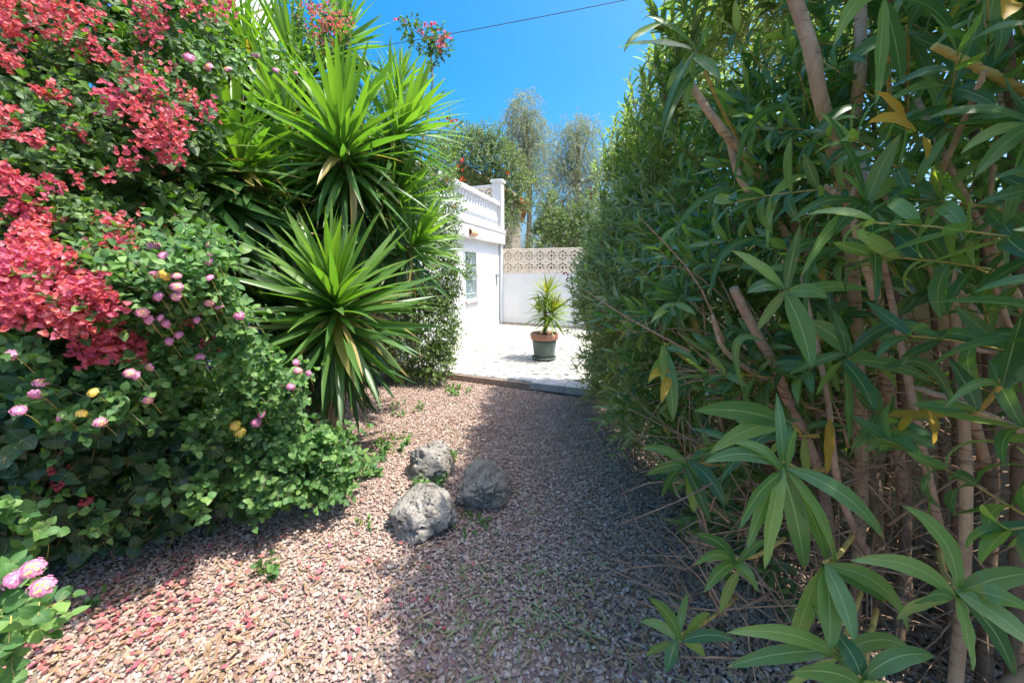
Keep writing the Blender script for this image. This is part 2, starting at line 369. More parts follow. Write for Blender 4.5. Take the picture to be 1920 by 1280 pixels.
# ------------------------------------------------------------------ rocks
def mk_rock(c, sx, sy, sz, seed, label, rot=0, brown=0):
    import bmesh
    m, n, b, o = new_mat('pitted_limestone'); co = objco(n)
    f = noise_(n, 9, 8, .75, co); f2 = noise_(n, 45, 6, .7, co)
    c1 = ramp(n, f, [(.37, (.12, .10, .08)), (.44, (.36, .33, .29)), (.56, (.53, .49, .43)), (.7, (.70, .66, .59))])
    col = mixc(n, math_(n, 'MULTIPLY', f2, .6), c1, mixc(n, 1, c1, (.5, .48, .46), 'MULTIPLY'))
    if brown: col = mixc(n, brown, col, (.3, .22, .14))
    n.links.new(col, b.inputs['Base Color']); b.inputs['Roughness'].default_value = .95; vv = N(n, 'ShaderNodeTexVoronoi'); vv.inputs['Scale'].default_value = 26; n.links.new(co, vv.inputs['Vector']); bump(n, b, math_(n, 'ADD', f2, math_(n, 'MINIMUM', math_(n, 'MULTIPLY', vv.outputs['Distance'], 2.2), .8)), 1.0, .03)
    bm = bmesh.new(); bmesh.ops.create_icosphere(bm, subdivisions=6, radius=1)
    V = np.array([v.co for v in bm.verts]); T = np.array([[v.index for v in g.verts] for g in bm.faces]); bm.free()
    out = np.empty_like(V); off = Vector((seed*7.3, seed*3.1, 1))
    for i, v in enumerate(V):
        v = Vector(v); p = v + off
        d = 1 + .40*noise.noise(p*1.2) + .22*noise.noise(p*2.6) + .10*noise.fractal(p*5, .7, 2.1, 5) - .13*abs(noise.noise(p*4.3))
        cell = noise.voronoi(p*3.2)[0]; d -= .17*max(0, .34 - cell[0])/.34
        cell = noise.voronoi(p*9)[0]; d -= .085*max(0, .42 - cell[0])/.42
        # facets
        for fd in ((.6+seed*.1, -.5, .6), (-.7, -.4, .3-seed*.2), (.1-.3*seed, .2, 1), (.9, .1, .1), (-.2+.2*seed, -.9, .2), (-.6, .3, .7)):
            q = Vector(fd).normalized(); dp = v.dot(q)
            if dp*d > .74: d = d*.22 + (.74/dp)*.78
        out[i] = v*d
    out *= (sx, sy, sz); ca, sa = math.cos(rot), math.sin(rot)
    out = np.stack([out[:, 0]*ca - out[:, 1]*sa, out[:, 0]*sa + out[:, 1]*ca, out[:, 2]], -1) + np.array((c[0], c[1], sz*.52))
    mb = MB(); mb.add(out, None, T)
    tag(mb.build('rock', m), label, 'rock', 'rocks beside the gravel path')
mk_rock(G(800, 985), .21, .19, .155, 1, 'pitted grey boulder nearest the camera, in full sun', .4)
mk_rock(G(808, 888), .19, .16, .17, 2, 'pale grey boulder farthest back, leaning over a dark hollow on its left', -.3)
mk_rock(G(912, 935), .20, .17, .165, 3, 'boulder with brownish cracked face partly in hedge shadow', .9, .25)

# ------------------------------------------------------------------ house
white = plain('white_render', (.63, .62, .60), .85, 0, .07, 1.6, .8, 25)
white2 = plain('white_paint', (.60, .61, .62), .7, 0, .04, 5)
tan = plain('tan_concrete', (.80, .68, .53), .85, 0, .12, 10, .4, 80)
def breeze_mesh(mat, s=.28, th=.10):
    """square block with an octagonal pierced ring; local x across, y depth, z up, origin at the lower corner"""
    mb = MB(); h = s/2; n = 32; a = np.arange(n)*2*math.pi/n
    def prism(inner, outer, y0, y1):
        V = np.concatenate([np.stack([p[:, 0]+h, np.full(n, y), p[:, 1]+h], -1) for y in (y0, y1) for p in (inner, outer)])
        Q = []
        for k in range(n):
            j = (k+1) % n; i0, o0, i1, o1 = k, n+k, 2*n+k, 3*n+k; i0j, o0j, i1j, o1j = j, n+j, 2*n+j, 3*n+j
            Q += [(i0, o0, o0j, i0j), (i1, i1j, o1j, o1), (i0, i0j, i1j, i1), (o0, o1, o1j, o0j)]
        mb.add(V, Q)
    cs = np.stack([np.cos(a), np.sin(a)], -1); sq = cs/np.abs(cs).max(1, keepdims=True)
    oc = cs/np.cos((a % (math.pi/4)) - math.pi/8)[:, None]
    prism(cs*h*.86, sq*(h-.002), 0, th); prism(oc*h*.27, oc*h*.46, .012, th-.012)
    for k in range(8):
        t = k*math.pi/4 + math.pi/8; d = np.array((math.cos(t), 0, math.sin(t))); e = np.array((-math.sin(t), 0, math.cos(t)))
        o = np.array((h, 0, h)); w = .010
        V = [o + d*r_*h + e*w*s_ + np.array((0, y_, 0)) for y_ in (.02, th-.02) for r_ in (.42, .90) for s_ in (-1, 1)]
        mb.add(V, [(0, 1, 3, 2), (4, 6, 7, 5), (0, 4, 5, 1), (2, 3, 7, 6), (0, 2, 6, 4), (1, 5, 7, 3)])
    return mb.mesh('breeze_block', mat, False)
def mk_house():
    h = thing('white_house', tuple(C), 'white rendered house with a balustraded roof terrace and a narrow green window', 'house')
    w = MB(); S = 5.1
    def HB(mb, s0, s1, d0, d1, z0, z1, bev=0): box(mb, C, HE, HN, s0, s1, d0, d1, z0, z1, bev)
    # wall with window opening s 1.66..2.26, z .88..1.84
    a, b_, z0, z1 = 1.62, 2.24, .87, 1.84
    HB(w, 0, a, -.3, 0, .05, 2.1); HB(w, b_, S, -.3, 0, .05, 2.1); HB(w, a, b_, -.3, 0, .05, z0); HB(w, a, b_, -.3, 0, z1, 2.1)
    HB(w, S-.3, S, -4, -.3, .05, 2.1)
    HB(w, 2.78, 2.98, 0, .05, .05, 2.1)
    w.build('wall', white, h, False)
    w = MB(); HB(w, -.05, S+.1, -4, .13, 2.1, 2.36, .01); HB(w, -.05, S+.1, -.32, .15, 2.36, 2.42, .008); w.build('cornice', white, h, False)
    w = MB(); HB(w, 0, 4.9, 0.002, .014, .1, .19); w.build('skirting', plain('stained_skirting', (.62, .52, .42), .8, 0, .2, 8), h, False)
    # window
    fr = MB(); g = plain('green_frame', (.10, .24, .20), .4)
    for q in ((a, a+.05, z0, z1), (b_-.05, b_, z0, z1), (a+.05, b_-.05, z0, z0+.05), (a+.05, b_-.05, z1-.05, z1), ((a+b_)/2-.02, (a+b_)/2+.02, z0+.05, z1-.05)):
        HB(fr, q[0], q[1], -.16, -.10, q[2], q[3])
    wo = fr.build('window', g, h, False)
    gm, n, b, o = new_mat('window_glass'); b.inputs['Base Color'].default_value = (.07, .16, .15, 1); b.inputs['Roughness'].default_value = .08; b.inputs['Specular IOR Level'].default_value = .8
    p = MB(); HB(p, a+.05, b_-.05, -.14, -.13, z0+.05, z1-.05); p.build('pane', gm, wo, False)
    gr = MB()
    for x in np.linspace(a+.04, b_-.04, 8): HB(gr, x-.006, x+.006, -.05, -.035, z0, z1)
    for z in (z0+.12, z0+.42, z0+.66, z1-.06): HB(gr, a, b_, -.052, -.033, z-.007, z+.007)
    for cx, cz in (((a+b_)/2, z0+.54), ((a+b_)/2, z0+.25), ((a+b_)/2, z0+.8)):
        t = np.linspace(0, 2*math.pi, 17); pts = C + HE*(cx + .07*np.cos(t))[:, None] + HN*(-.03) + np.stack([0*t, 0*t, cz + .09*np.sin(t)], -1)
        tube(gr, pts, .006, 5, cap=False)
    gr.build('grille', plain('grille_paint', (.5, .56, .55), .5), wo, False)
    s = MB(); HB(s, a-.06, b_+.06, -.02, .06, z0-.06, z0-.002, .005); s.build('sill', plain('sill_stone', (.55, .49, .42), .7), wo, False)
    # wall light: half round ceramic shell on the cornice
    t = np.linspace(0, math.pi, 13); lm = MB(); V = []
    for s_ in (2.0, 2.34):
        for rr in (.075, .062): V += [C + HE*s_ + HN*(.13 + rr*math.sin(x)) + np.array((0, 0, 2.2 - rr*math.cos(x)*.9)) for x in t]
    k = len(t); Q = []
    for i in range(k-1):
        Q += [(i, i+1, 2*k+i+1, 2*k+i), (k+i, 3*k+i, 3*k+i+1, k+i+1), (i, k+i, k+i+1, i+1), (2*k+i, 2*k+i+1, 3*k+i+1, 3*k+i)]
    lm.add(V, Q); lm.build('wall_light', plain('terracotta_lamp', (.62, .36, .2), .7), h, False)
    s = MB(); HB(s, .26, .36, .0, .06, 1.30, 1.38, .006); HB(s, .30, .325, .0, .03, 1.08, 1.30, .004); s.build('wall_hook', plain('grey_metal', (.3, .3, .32), .5), h, False)
    s = MB(); HB(s, 0, .09, .012, .085, .1, 2.1, .015); s.build('drainpipe', white2, h, False)
    # balustrade
    bp = thing_part = MB(); HB(bp, .16, S, -.10, .06, 2.42, 2.50, .008); base = bp.build('balustrade_base', white2, h, False)
    s = MB(); HB(s, .16, S, -.11, .07, 3.00, 3.09, .015); s.build('top_rail', white2, h, False)
    prof = [(.0, 0), (.055, 0), (.055, .05), (.035, .06), (.03, .08), (.045, .10), (.058, .14), (.06, .18), (.05, .23), (.034, .29), (.026, .35), (.03, .38), (.04, .39), (.04, .41), (.03, .42), (.028, .44), (.05, .455), (.05, .50), (0, .5)]
    mb = MB(); lathe(mb, prof, 14); bmsh = mb.mesh('baluster', white2)
    for i in range(30):
        p = C + HE*(.30 + i*.155) + HN*(-.02) + np.array((0, 0, 2.5)); o = bpy.data.objects.new('baluster', bmsh); scene.collection.objects.link(o); o.parent = h; o.location = p - C
    s = MB(); HB(s, -.08, .15, -.15, .1, 2.42, 3.55, .01); HB(s, -.11, .18, -.18, .13, 3.55, 3.62, .012); s.build('corner_pillar', plain('pillar_render', (.6, .57, .53), .85, 0, .1, 5, .3), h, False)
    # terrace back screen
    s = MB(); box(s, C, -WE, WN, .1, 3.6, -.04, .06, 2.42, 3.20); box(s, C, -WE, WN, .16, 3.6, -.05, .07, 3.485, 3.53, .006); s.build('terrace_parapet', white, h, False)
    bme = breeze_mesh(tan); ang = math.atan2(WE[1], WE[0])
    for i in range(10):
        o = bpy.data.objects.new('breeze_block', bme); scene.collection.objects.link(o); o.parent = h
        o.location = Vector(C - WE*(.12 + .283*(i+1)) + np.array((0, 0, 3.203)) - C) + Vector(WN*.05); o.rotation_euler = (0, 0, ang)
    # upper storey set back on the left
    s = MB(); HB(s, 4.2, 5.08, -3.9, -2.1, 2.42, 6.6); s.build('upper_storey', white, h, False)
    # garden wall
    gw = thing('garden_wall', tuple(C + WE*.1), 'white garden wall topped with two rows of pierced concrete blocks', 'wall')
    s = MB(); box(s, C, WE, WN, .02, 7.5, -.16, .02, .05, 1.385); s.build('wall', plain('garden_wall_render', (.70, .69, .67), .9, 0, .06, 2, .3, 60), gw, False)  # one even white, slightly lighter than the house render
    s = MB(); box(s, C, WE, WN, .02, 7.5, -.13, -.01, 1.955, 1.985, .005); s.build('coping', tan, gw, False)
    s = MB(); box(s, C, WE, WN, .02, 7.5, .022, .03, .1, .15); s.build('skirting', plain('dirty_skirting', (.45, .36, .28), .85, 0, .3, 8), gw, False)
    for r in range(2):
        for i in range(11):
            o = bpy.data.objects.new('breeze_block', bme); scene.collection.objects.link(o); o.parent = gw
            o.location = Vector(WE*(.285*i - .02) - WN*.01 + np.array((0, 0, 1.388 + r*.283))) ; o.rotation_euler = (0, 0, ang)
mk_house()

# boundary wall behind the hedge
def mk_bwall():
    m, n, b, o = new_mat('beige_render'); co = objco(n); f = noise_(n, 2.5, 6, .7, co)
    n.links.new(ramp(n, f, [(.3, (.48, .40, .32)), (.6, (.60, .52, .43)), (.85, (.66, .6, .52))]), b.inputs['Base Color']); b.inputs['Roughness'].default_value = .9
    bump(n, b, noise_(n, 60, 4, .6, co), .4, .004)
    w = thing('boundary_wall', (2.5, 2.5, 0), 'rough beige boundary wall glimpsed behind the oleander stems', 'wall')
    s = MB(); box(s, (2.3, -1.5, 0), (0, 1, 0), (-1, 0, 0), 0, 7.2, -.2, 0, 0, 1.75); s.build('wall', m, w, False)
    s = MB(); box(s, (2.3, -1.5, 0), (0, 1, 0), (-1, 0, 0), -.03, 7.23, -.23, .03, 1.75, 1.81, .01); s.build('coping', tan, w, False)
mk_bwall()

def mk_neighbour():
    c = P(950, 470, 15.5); h = thing('neighbour_house', (c[0], c[1], 0), 'cream house with a terracotta tiled roof behind the garden wall', 'house')
    s = MB(); O = (c[0]-3.2, c[1], 0); box(s, O, (1, 0, 0), (0, 1, 0), 0, 3.75, 0, 5, 0, 3.9); s.build('wall', plain('cream_render', (.66, .55, .36), .9, 0, .06, 2, .2), h, False)
    s = MB(); box(s, O, (1, 0, 0), (0, 1, 0), 3.4, 3.76, -.03, .3, 0, 4.0); s.build('corner_pilaster', plain('pilaster', (.7, .6, .45), .9), h, False)
    r = MB(); x0, x1, y0, y1 = O[0]-.3, O[0]+4.05, O[1]-.35, O[1]+5.3; xm = (x0+x1)/2 - .3
    for y in np.arange(y0, y1, .2):
        for sx, xe in ((-1, x0), (1, x1)):
            pts = np.stack([np.linspace(xm, xe, 10), np.full(10, y), np.linspace(5.3, 3.95, 10) + .015*np.tile([0, 1], 5)], -1); tube(r, pts, .105, 8)
    r.build('roof', plain('terracotta_tile', (.42, .2, .12), .85, 0, .3, 5), h)
    s = MB(); V = [(x0+.2, y0+.3, 3.9), (x1-.2, y0+.3, 3.9), (xm, y0+.3, 5.25), (x0+.2, y1-.3, 3.9), (x1-.2, y1-.3, 3.9), (xm, y1-.3, 5.25)]
    s.add(V, [(0, 3, 4, 1), (1, 4, 5, 2), (0, 2, 5, 3)], [(0, 1, 2), (3, 5, 4)]); s.build('gable', plain('gable_render', (.62, .52, .36), .9), h, False)
mk_neighbour()

# ------------------------------------------------------------------ pot
def mk_pot():
    c = G(1020, 673, ZP); c[2] = ZP
    t = thing('potted_yucca', tuple(c), 'lime green yucca growing in a grey green pot with terracotta rim', 'potted plant')
    s = MB(); lathe(s, [(0, 0.004), (.155, .004), (.185, .012), (.195, .05), (.187, .052), (.178, .03), (0, .03)], 40, c); s.build('saucer', plain('saucer', (.11, .14, .12), .55), t)
    s = MB(); lathe(s, [(0, .034), (.155, .034), (.162, .09), (.172, .16), (.185, .26), (.195, .325), (.185, .325), (0, .325)], 40, c); s.build('pot', plain('green_grey_glaze', (.10, .135, .12), .5, 0, .1, 14), t)
    s = MB(); lathe(s, [(.195, .322), (.210, .325), (.217, .335), (.222, .405), (.214, .413), (.205, .423), (.200, .36), (.19, .33)], 40, c); s.build('rim', plain('terracotta_rim', (.40, .19, .12), .7, 0, .15, 12), t)
    s = MB(); lathe(s, [(0, .392), (.1, .388), (.202, .378)], 24, c); s.build('soil', plain('potting_soil', (.08, .05, .035), .95, 0, .3, 30, .8), t)
    s = MB(); tr = spline([c+(0, 0, .38), c+(.02, 0, .6), c+(.0, 0, .8), c+(.03, 0, 1.02)], 12); tube(s, tr, np.linspace(.035, .022, 12)); s.build('trunk', M['trunk'], t)
    for (o, nn, L0, ax) in (((.03, 0, 1.0), 70, .40, (.05, -.1, 1)), ((.10, -.06, .72), 95, .42, (.25, -.2, 1)), ((-.05, .02, .72), 40, .36, (-.3, 0, 1))):
        mb = MB(); rosette(mb, BLADE, c+np.array(o), np.array(ax), nn, L0*.92, .026, 125, .06); mb.build('leaf_rosette', M['yuc_pot'], t)
def rosette(mb, tpls, c, ax, n, L, W, amax=130, ln=.1, amin=4, droop=None, flen=None):
    ax = nrm(np.asarray(ax, float)); e = nrm(np.cross(ax, (.3, .9, .1))); f = np.cross(ax, e)
    k = np.arange(n); u = (k+.5)/n; th = R(amin) + (R(amax)-R(amin))*u**.85 + rng.normal(0, .07, n); ph = k*2.399963 + rng.normal(0, .12, n)
    d = np.cos(th)[:, None]*ax + np.sin(th)[:, None]*(np.cos(ph)[:, None]*e + np.sin(ph)[:, None]*f)
    pos = c + ax*((.5-u)*ln*2)[:, None] + d*.02
    up = ax[None] + rng.normal(0, .25, (n, 3)); up = np.where(np.abs((nrm(up)*d).sum(1, keepdims=True)) > .97, up + e, up)
    LL = L*rng.uniform(.82, 1.08, n)*(.62 + .38*np.sin(np.clip(u*2.6+.35, 0, math.pi/2)))
    up = up + (rng.rand(n, 1) < .12)*rng.normal(0, 1.2, (n, 3)); LL = LL*np.where(rng.rand(n) < .08, rng.uniform(.5, .8, n), 1)
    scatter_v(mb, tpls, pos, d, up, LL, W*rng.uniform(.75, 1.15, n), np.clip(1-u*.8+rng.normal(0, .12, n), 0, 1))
mk_pot()

# ------------------------------------------------------------------ yuccas
def mk_yucca(base, heads, label, group='yuccas in the left bed', trunkr=.06):
    t = thing('yucca', tuple(base), label, 'yucca', group); base = np.array(base, float)
    for hd in heads:
        px, py, dt, ax, n, L, W, old = hd; c = P(px, py, dt)
        s = MB(); mid = base*.45 + c*.55 + np.array((rng.uniform(-.12, .12), .15, -.1)); b0 = base + np.array((rng.uniform(-.15, .15), rng.uniform(-.1, .15), 0))
        tr = spline([b0, b0*.7+mid*.3, mid, c - nrm(np.array(ax, float))*.12, c], 16); tube(s, tr, np.linspace(trunkr*1.3, trunkr*.6, 16), 10); s.build('trunk', M['trunk'], t)
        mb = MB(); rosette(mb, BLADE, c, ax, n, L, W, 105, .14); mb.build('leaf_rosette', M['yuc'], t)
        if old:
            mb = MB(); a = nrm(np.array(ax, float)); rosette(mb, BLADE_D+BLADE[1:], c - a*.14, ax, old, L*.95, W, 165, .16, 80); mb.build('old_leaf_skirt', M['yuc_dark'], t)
b = G(600, 852); b[2] = 0
mk_yucca(b, [(632, 585, 2.75, (.12, -.35, .9), 125, .76, .056, 110)], 'lowest yucca nearest the path, one star of stiff leaves beside pink lantana')
mk_yucca((-1.75, 3.3, 0), [(645, 290, 3.0, (.05, -.25, 1), 120, .76, .054, 80), (742, 262, 3.4, (.55, -.1, .7), 110, .70, .048, 80),
    (455, 320, 2.75, (-.1, -.2, 1), 80, .62, .055, 70), (555, 440, 3.2, (-.1, -.5, .5), 70, .72, .05, 80), (335, 310, 2.5, (-.5, -.3, .8), 50, .75, .06, 80),
    (720, 400, 3.5, (.5, -.2, .5), 90, .72, .045, 80), (545, 245, 3.3, (-.2, -.2, 1), 80, .7, .05, 60), (400, 470, 2.9, (-.4, -.3, .6), 50, .8, .06, 80), (765, 470, 3.6, (.5, -.3, .5), 80, .6, .042, 70), (520, 580, 3.15, (-.4, -.4, .7), 70, .7, .05, 80), (600, 380, 3.4, (0, -.4, .8), 80, .7, .05, 60)],
    'tall many headed yucca with bright green swords filling the left bed')
mk_yucca((-2.3, 4.4, 0), [(640, 90, 4.0, (.2, -.1, 1), 90, .55, .042, 70), (560, 150, 3.9, (0, -.3, 1), 90, .8, .042, 90), (475, 120, 3.8, (-.2, -.4, .9), 80, .8, .042, 90),
    (745, 180, 4.3, (.3, -.1, 1), 90, .5, .03, 70), (400, 60, 3.8, (-.2, -.3, .9), 60, .8, .045, 70)],
    'highest yucca at the back whose leaf tips reach the blue sky')

# ------------------------------------------------------------------ foliage generators
def twigs(mb_leaf, mb_stem, c, d, Ls, nleaf, L, W, tpls, ang=(35, 80), grav=.15, rr=.0018, whorl=2, stemA=.5, tipup=.0):
    """c, d: arrays of twig starts and directions; leaves in pairs or whorls along each"""
    n = len(c); d = nrm(d); e = nrm(np.cross(d, rdir(n))); f = np.cross(d, e)
    Ls = np.broadcast_to(np.asarray(Ls, float), (n,)).copy()
    ph0 = rng.uniform(0, 6.28, n)
    for k in range(nleaf):
        u = (k//whorl + .6)/(math.ceil(nleaf/whorl)); p = c + d*(Ls*u)[:, None] - np.array((0, 0, 1.0))*(grav*Ls*u*u)[:, None]
        th = R(ang[1])*(1-u) + R(ang[0])*u + rng.normal(0, .18, n); ph = ph0 + (k//whorl)*1.9 + (k % whorl)*2*math.pi/whorl + rng.normal(0, .25, n)
        ld = np.cos(th)[:, None]*d + np.sin(th)[:, None]*(np.cos(ph)[:, None]*e + np.sin(ph)[:, None]*f)
        ld[:, 2] += tipup
        up = d + np.array((0, 0, .5)) + rng.normal(0, .25, (n, 3))
        scatter_v(mb_leaf, tpls, p, ld, up, L*rng.uniform(.7, 1.15, n)*(1-.35*u if whorl > 2 else 1-.2*u), W*rng.uniform(.8, 1.15, n))
    if mb_stem is not None:
        m = n; s = 4; a = np.arange(3)*2*math.pi/3; uu = np.linspace(0, 1, s)
        cen = c[:, None] + d[:, None]*(Ls[:, None]*uu)[..., None] - np.array((0, 0, 1.0))*(grav*Ls[:, None]*uu*uu)[..., None]
        V = cen[:, :, None] + (rr*(1-.5*uu))[None, :, None, None]*(np.cos(a)[None, None, :, None]*e[:, None, None] + np.sin(a)[None, None, :, None]*f[:, None, None])
        i, k = np.meshgrid(np.arange(s-1), np.arange(3), indexing='ij')
        Q = np.stack([i*3+k, i*3+(k+1) % 3, (i+1)*3+(k+1) % 3, (i+1)*3+k], -1).reshape(-1, 4)
        mb_stem.add(V.reshape(-1, 3), (Q[None] + (np.arange(m)*s*3)[:, None, None]).reshape(-1, 4))
def blob_pts(c, r, n, shell=.35):
    d = rdir(n); u = (shell + (1-shell)*rng.rand(n))**(1/2.2); return c + d*u[:, None]*np.asarray(r), d

# --------------------------------------------------------------- oleander hedge
def hedge_face(z, y):      # x of the leafy face towards the path
    x = .98 - .30*np.sin(np.clip(z/2.3, 0, 1.1)*math.pi)**1.2 + .55*np.clip((z-2.35)/.8, 0, 2)**1.5 + .10*np.clip((y-2)/2.5, 0, 1)*np.clip(z-1.8, 0, 1)
    return x
def mk_oleander(y0, y1, ntw, label, top=3.1, near=False, mat='ole', L=.13, W=.024, whorls=5, zmin=.12, seedflower=0):
    yc = (y0+y1)/2; t = thing('oleander_bush', (1.4, yc, 0), label, 'oleander', 'oleander bushes in the right hand hedge')
    # stems fan out from the base
    for k in range(9):
        a = rng.uniform(0, 6.28); bx, by = 1.45 + .22*math.cos(a), yc + .25*math.sin(a); yy = rng.uniform(y0, y1)
        zz = rng.uniform(1.6, top-.2); xx = hedge_face(zz, yy) + rng.uniform(.1, .5) + (rng.rand() < .4)*.5
        m1 = np.array((bx, by, 0))*.55 + np.array((xx, yy, zz))*.45 + np.array((rng.uniform(0, .15), 0, .15))
        s = MB(); tube(s, spline([(bx, by, -.02), m1, (xx, yy, zz)], 12), np.linspace(.015, .006, 12)*rng.uniform(.7, 1.2), 7); s.build('stem', M['bark'], t)
    for k in range(9):          # branches that reach the face of the hedge
        yy = rng.uniform(y0, y1); z0 = rng.uniform(.3, 1.6); z1 = z0 + rng.uniform(.5, 1.0); xf = float(hedge_face(np.array(z1), yy)) + .04
        q = np.array([(xf+.55, yy+.12, z0-.35), (xf+.28, yy+.05, z0), (xf+.14, yy, (z0+z1)/2), (xf, yy-rng.uniform(0, .2), z1)]) + rng.normal(0, .02, (4, 3)); q[:, 2] = np.maximum(q[:, 2], .02)
        s = MB(); tube(s, spline(q, 12), np.linspace(.011, .004, 12)*rng.uniform(.7, 1.2), 7); s.build('stem', M['bark_pale' if k % 3 == 0 else 'bark'], t)
    lf, st = MB(), MB(); n = ntw
    y = rng.uniform(y0, y1, n); z = zmin + (top-zmin)*rng.rand(n)**.9
    dep = np.abs(rng.normal(0, .16, n)) + (rng.rand(n) < .3)*rng.uniform(.1, .7, n)
    lump = np.array([noise.noise(Vector((0, b_*1.8, c_*1.8))) + .7*noise.noise(Vector((5, b_*4.5, c_*4.5))) for b_, c_ in zip(y, z)])*.24
    x = hedge_face(z, y) + dep + .16 + lump*-1
    topm = rng.rand(n) < (.38 if near else .22); x = np.where(topm, rng.uniform(.9, 2.5 if near else 2.0, n), x)
    bk_ = (rng.rand(n) < .3) & ~topm & near; x = np.where(bk_, rng.uniform(1.5, 2.4, n), x); z = np.where(bk_, rng.uniform(1.35, top-.2, n), z); z = np.where(topm, top - .25 + .25*rng.rand(n) - np.abs(x-1.45)*.35, z)
    if near:                     # thinner growth right in front, so the branches show
        tz = y*CP - (z-1.5)*SP; hi = ((z-1.5)*CP + y*SP) > tz*.95; keep = hi | (~((tz < 1.25) & (x/np.maximum(tz, .05) > .30) & (rng.rand(n) < .5)) & (tz > .5))
        x, y, z, topm = x[keep], y[keep], z[keep], topm[keep]; n = len(x)
    c = np.stack([x, y, z], -1)
    d = np.stack([-.75+rng.normal(0, .3, n), rng.normal(-.15, .45, n), .45+rng.normal(0, .35, n) + (z-1.4)*.25], -1); d[topm] = np.stack([rng.normal(0, .3, n), rng.normal(0, .3, n), np.ones(n)], -1)[topm]
    twigs(lf, st, c, d, rng.uniform(.16, .34, n), whorls*3, L, W, LANCE if near else LANCE[:4], (22, 75), .12, .0028, 3)
    lf.build('foliage', M[mat], t); st.build('twigs', M['bark_yellow'] if near else M['twig'], t)
    return t
def flowers(t, pts, col, r=.02, npet=5, nm='flower'):
    for (p, k) in pts:
        mb = MB(); p = np.asarray(p)
        for j in range(k):
            c = p + rng.normal(0, .035, 3); a0 = rng.uniform(0, 6); nd = nrm(np.array((-.4, -.8, .5)) + rng.normal(0, .4, 3)); e = nrm(np.cross(nd, (0.1, .3, 1))); f = np.cross(nd, e)
            a = a0 + np.arange(npet)*2*math.pi/npet; d = np.cos(a)[:, None]*e + np.sin(a)[:, None]*f + nd*.35
            scatter(mb, BRACT[0], np.repeat(c[None], npet, 0), d, np.repeat(nd[None], npet, 0), r, r*.85)
        mb.build(nm, col, t)
pinkm = leaf_mat('oleander_petal', [(0, .62, .12, .22), (1, .75, .25, .35)], (1, .8, .9), .6, None, .05, .3, .3)
whitem = leaf_mat('white_petal', [(0, .75, .75, .7), (1, .8, .8, .75)], (1, 1, 1), .6, None, .05, .3, .3)

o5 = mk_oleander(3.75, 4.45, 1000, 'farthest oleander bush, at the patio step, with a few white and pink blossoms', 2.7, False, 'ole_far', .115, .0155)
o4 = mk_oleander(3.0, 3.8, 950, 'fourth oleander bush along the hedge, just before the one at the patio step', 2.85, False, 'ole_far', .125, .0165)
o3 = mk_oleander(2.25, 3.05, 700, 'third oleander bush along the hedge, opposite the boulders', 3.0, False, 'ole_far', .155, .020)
o2 = mk_oleander(1.5, 2.3, 950, 'second oleander bush along the hedge, tops against the sky', 3.15, True, 'ole', .165, .023)
o1 = mk_oleander(.1, 1.5, 1450, 'nearest oleander bush with bare branches, yellow leaves and large drooping leaves', 3.25, True, 'ole', .14, .024, 5, 1.0)
flowers(o5, [(P(1090, 345, 4.1), 4), (P(1100, 405, 4.1), 4), (P(1140, 395, 3.9), 3)], whitem)
flowers(o5, [(P(1115, 365, 4.0), 5), (P(1068, 515, 4.2), 4), (P(1150, 330, 3.9), 3)], pinkm)
flowers(o2, [(P(1440, 325, 2.0), 5), (P(1670, 15, 1.5), 3)], pinkm, .022)

# long shoots standing out of the hedge top against the sky
for bush, spots in ((o2, [(1228, 30, 1.9), (1235, 110, 2.0), (1212, 180, 2.15), (1250, 60, 1.9), (1240, 220, 2.2)]), (o3, [(1195, 240, 2.5), (1205, 300, 2.5), (1172, 290, 2.8), (1160, 340, 2.9)]), (o4, [(1150, 300, 3.2), (1140, 350, 3.4), (1165, 260, 3.1)]), (o5, [(1122, 320, 3.8), (1112, 380, 4.0), (1095, 420, 4.1)])):
    lf, st = MB(), MB(); c = np.concatenate([np.repeat(P(q[0]+34, q[1]+15, q[2])[None], 4, 0) + rng.normal(0, .05, (4, 3)) - (0, 0, .08) for q in spots]); n = len(c)
    twigs(lf, st, c, np.array((-.2, -.1, 1)) + rng.normal(0, .25, (n, 3)), rng.uniform(.18, .3, n), 15, .14, .021, LANCE[:3], (15, 55), .0, .003, 3)
    lf.build('foliage', M['ole'], bush); st.build('twigs', M['bark'], bush)

# the nearest bush: its big stems, twigs and the leaves that hang in front
def stem(t, pts, r0, r1, mat='bark', n=20, name='stem'):
    p = np.array([P(*q) for q in pts]); s = MB()
    q = spline(p, n*2); q += rng.normal(0, .0006, q.shape); n = n*2; rad = np.linspace(r0, r1, n)*(1+(.10 if r0 > .01 else 0)*(rng.rand(n) < .12)); tube(s, q, rad, 10); s.build(name, M[mat], t)
stem(o1, [(1470, -60, .98), (1520, 90, .98), (1537, 180, 1.0), (1562, 270, 1.05), (1590, 420, 1.15), (1605, 640, 1.25), (1615, 900, 1.4), (1600, 1180, 1.52)], .016, .020)
stem(o1, [(1612, -60, 1.1), (1614, 60, 1.1), (1612, 150, 1.1), (1598, 250, 1.15), (1592, 330, 1.2), (1640, 600, 1.35), (1690, 900, 1.45), (1700, 1180, 1.55)], .0135, .020)
stem(o1, [(1285, 140, 1.25), (1340, 225, 1.25), (1390, 285, 1.3), (1440, 345, 1.35), (1500, 440, 1.45), (1580, 640, 1.55), (1640, 900, 1.6), (1650, 1150, 1.68)], .011, .02)
stem(o1, [(1365, 255, 1.3), (1385, 330, 1.3), (1420, 375, 1.3), (1460, 415, 1.35), (1500, 520, 1.4)], .010, .014)
stem(o1, [(1375, 540, 1.15), (1400, 590, 1.17), (1430, 645, 1.2), (1455, 690, 1.24), (1472, 740, 1.3), (1540, 900, 1.45), (1570, 1100, 1.6)], .013, .018, 'bark_pale')
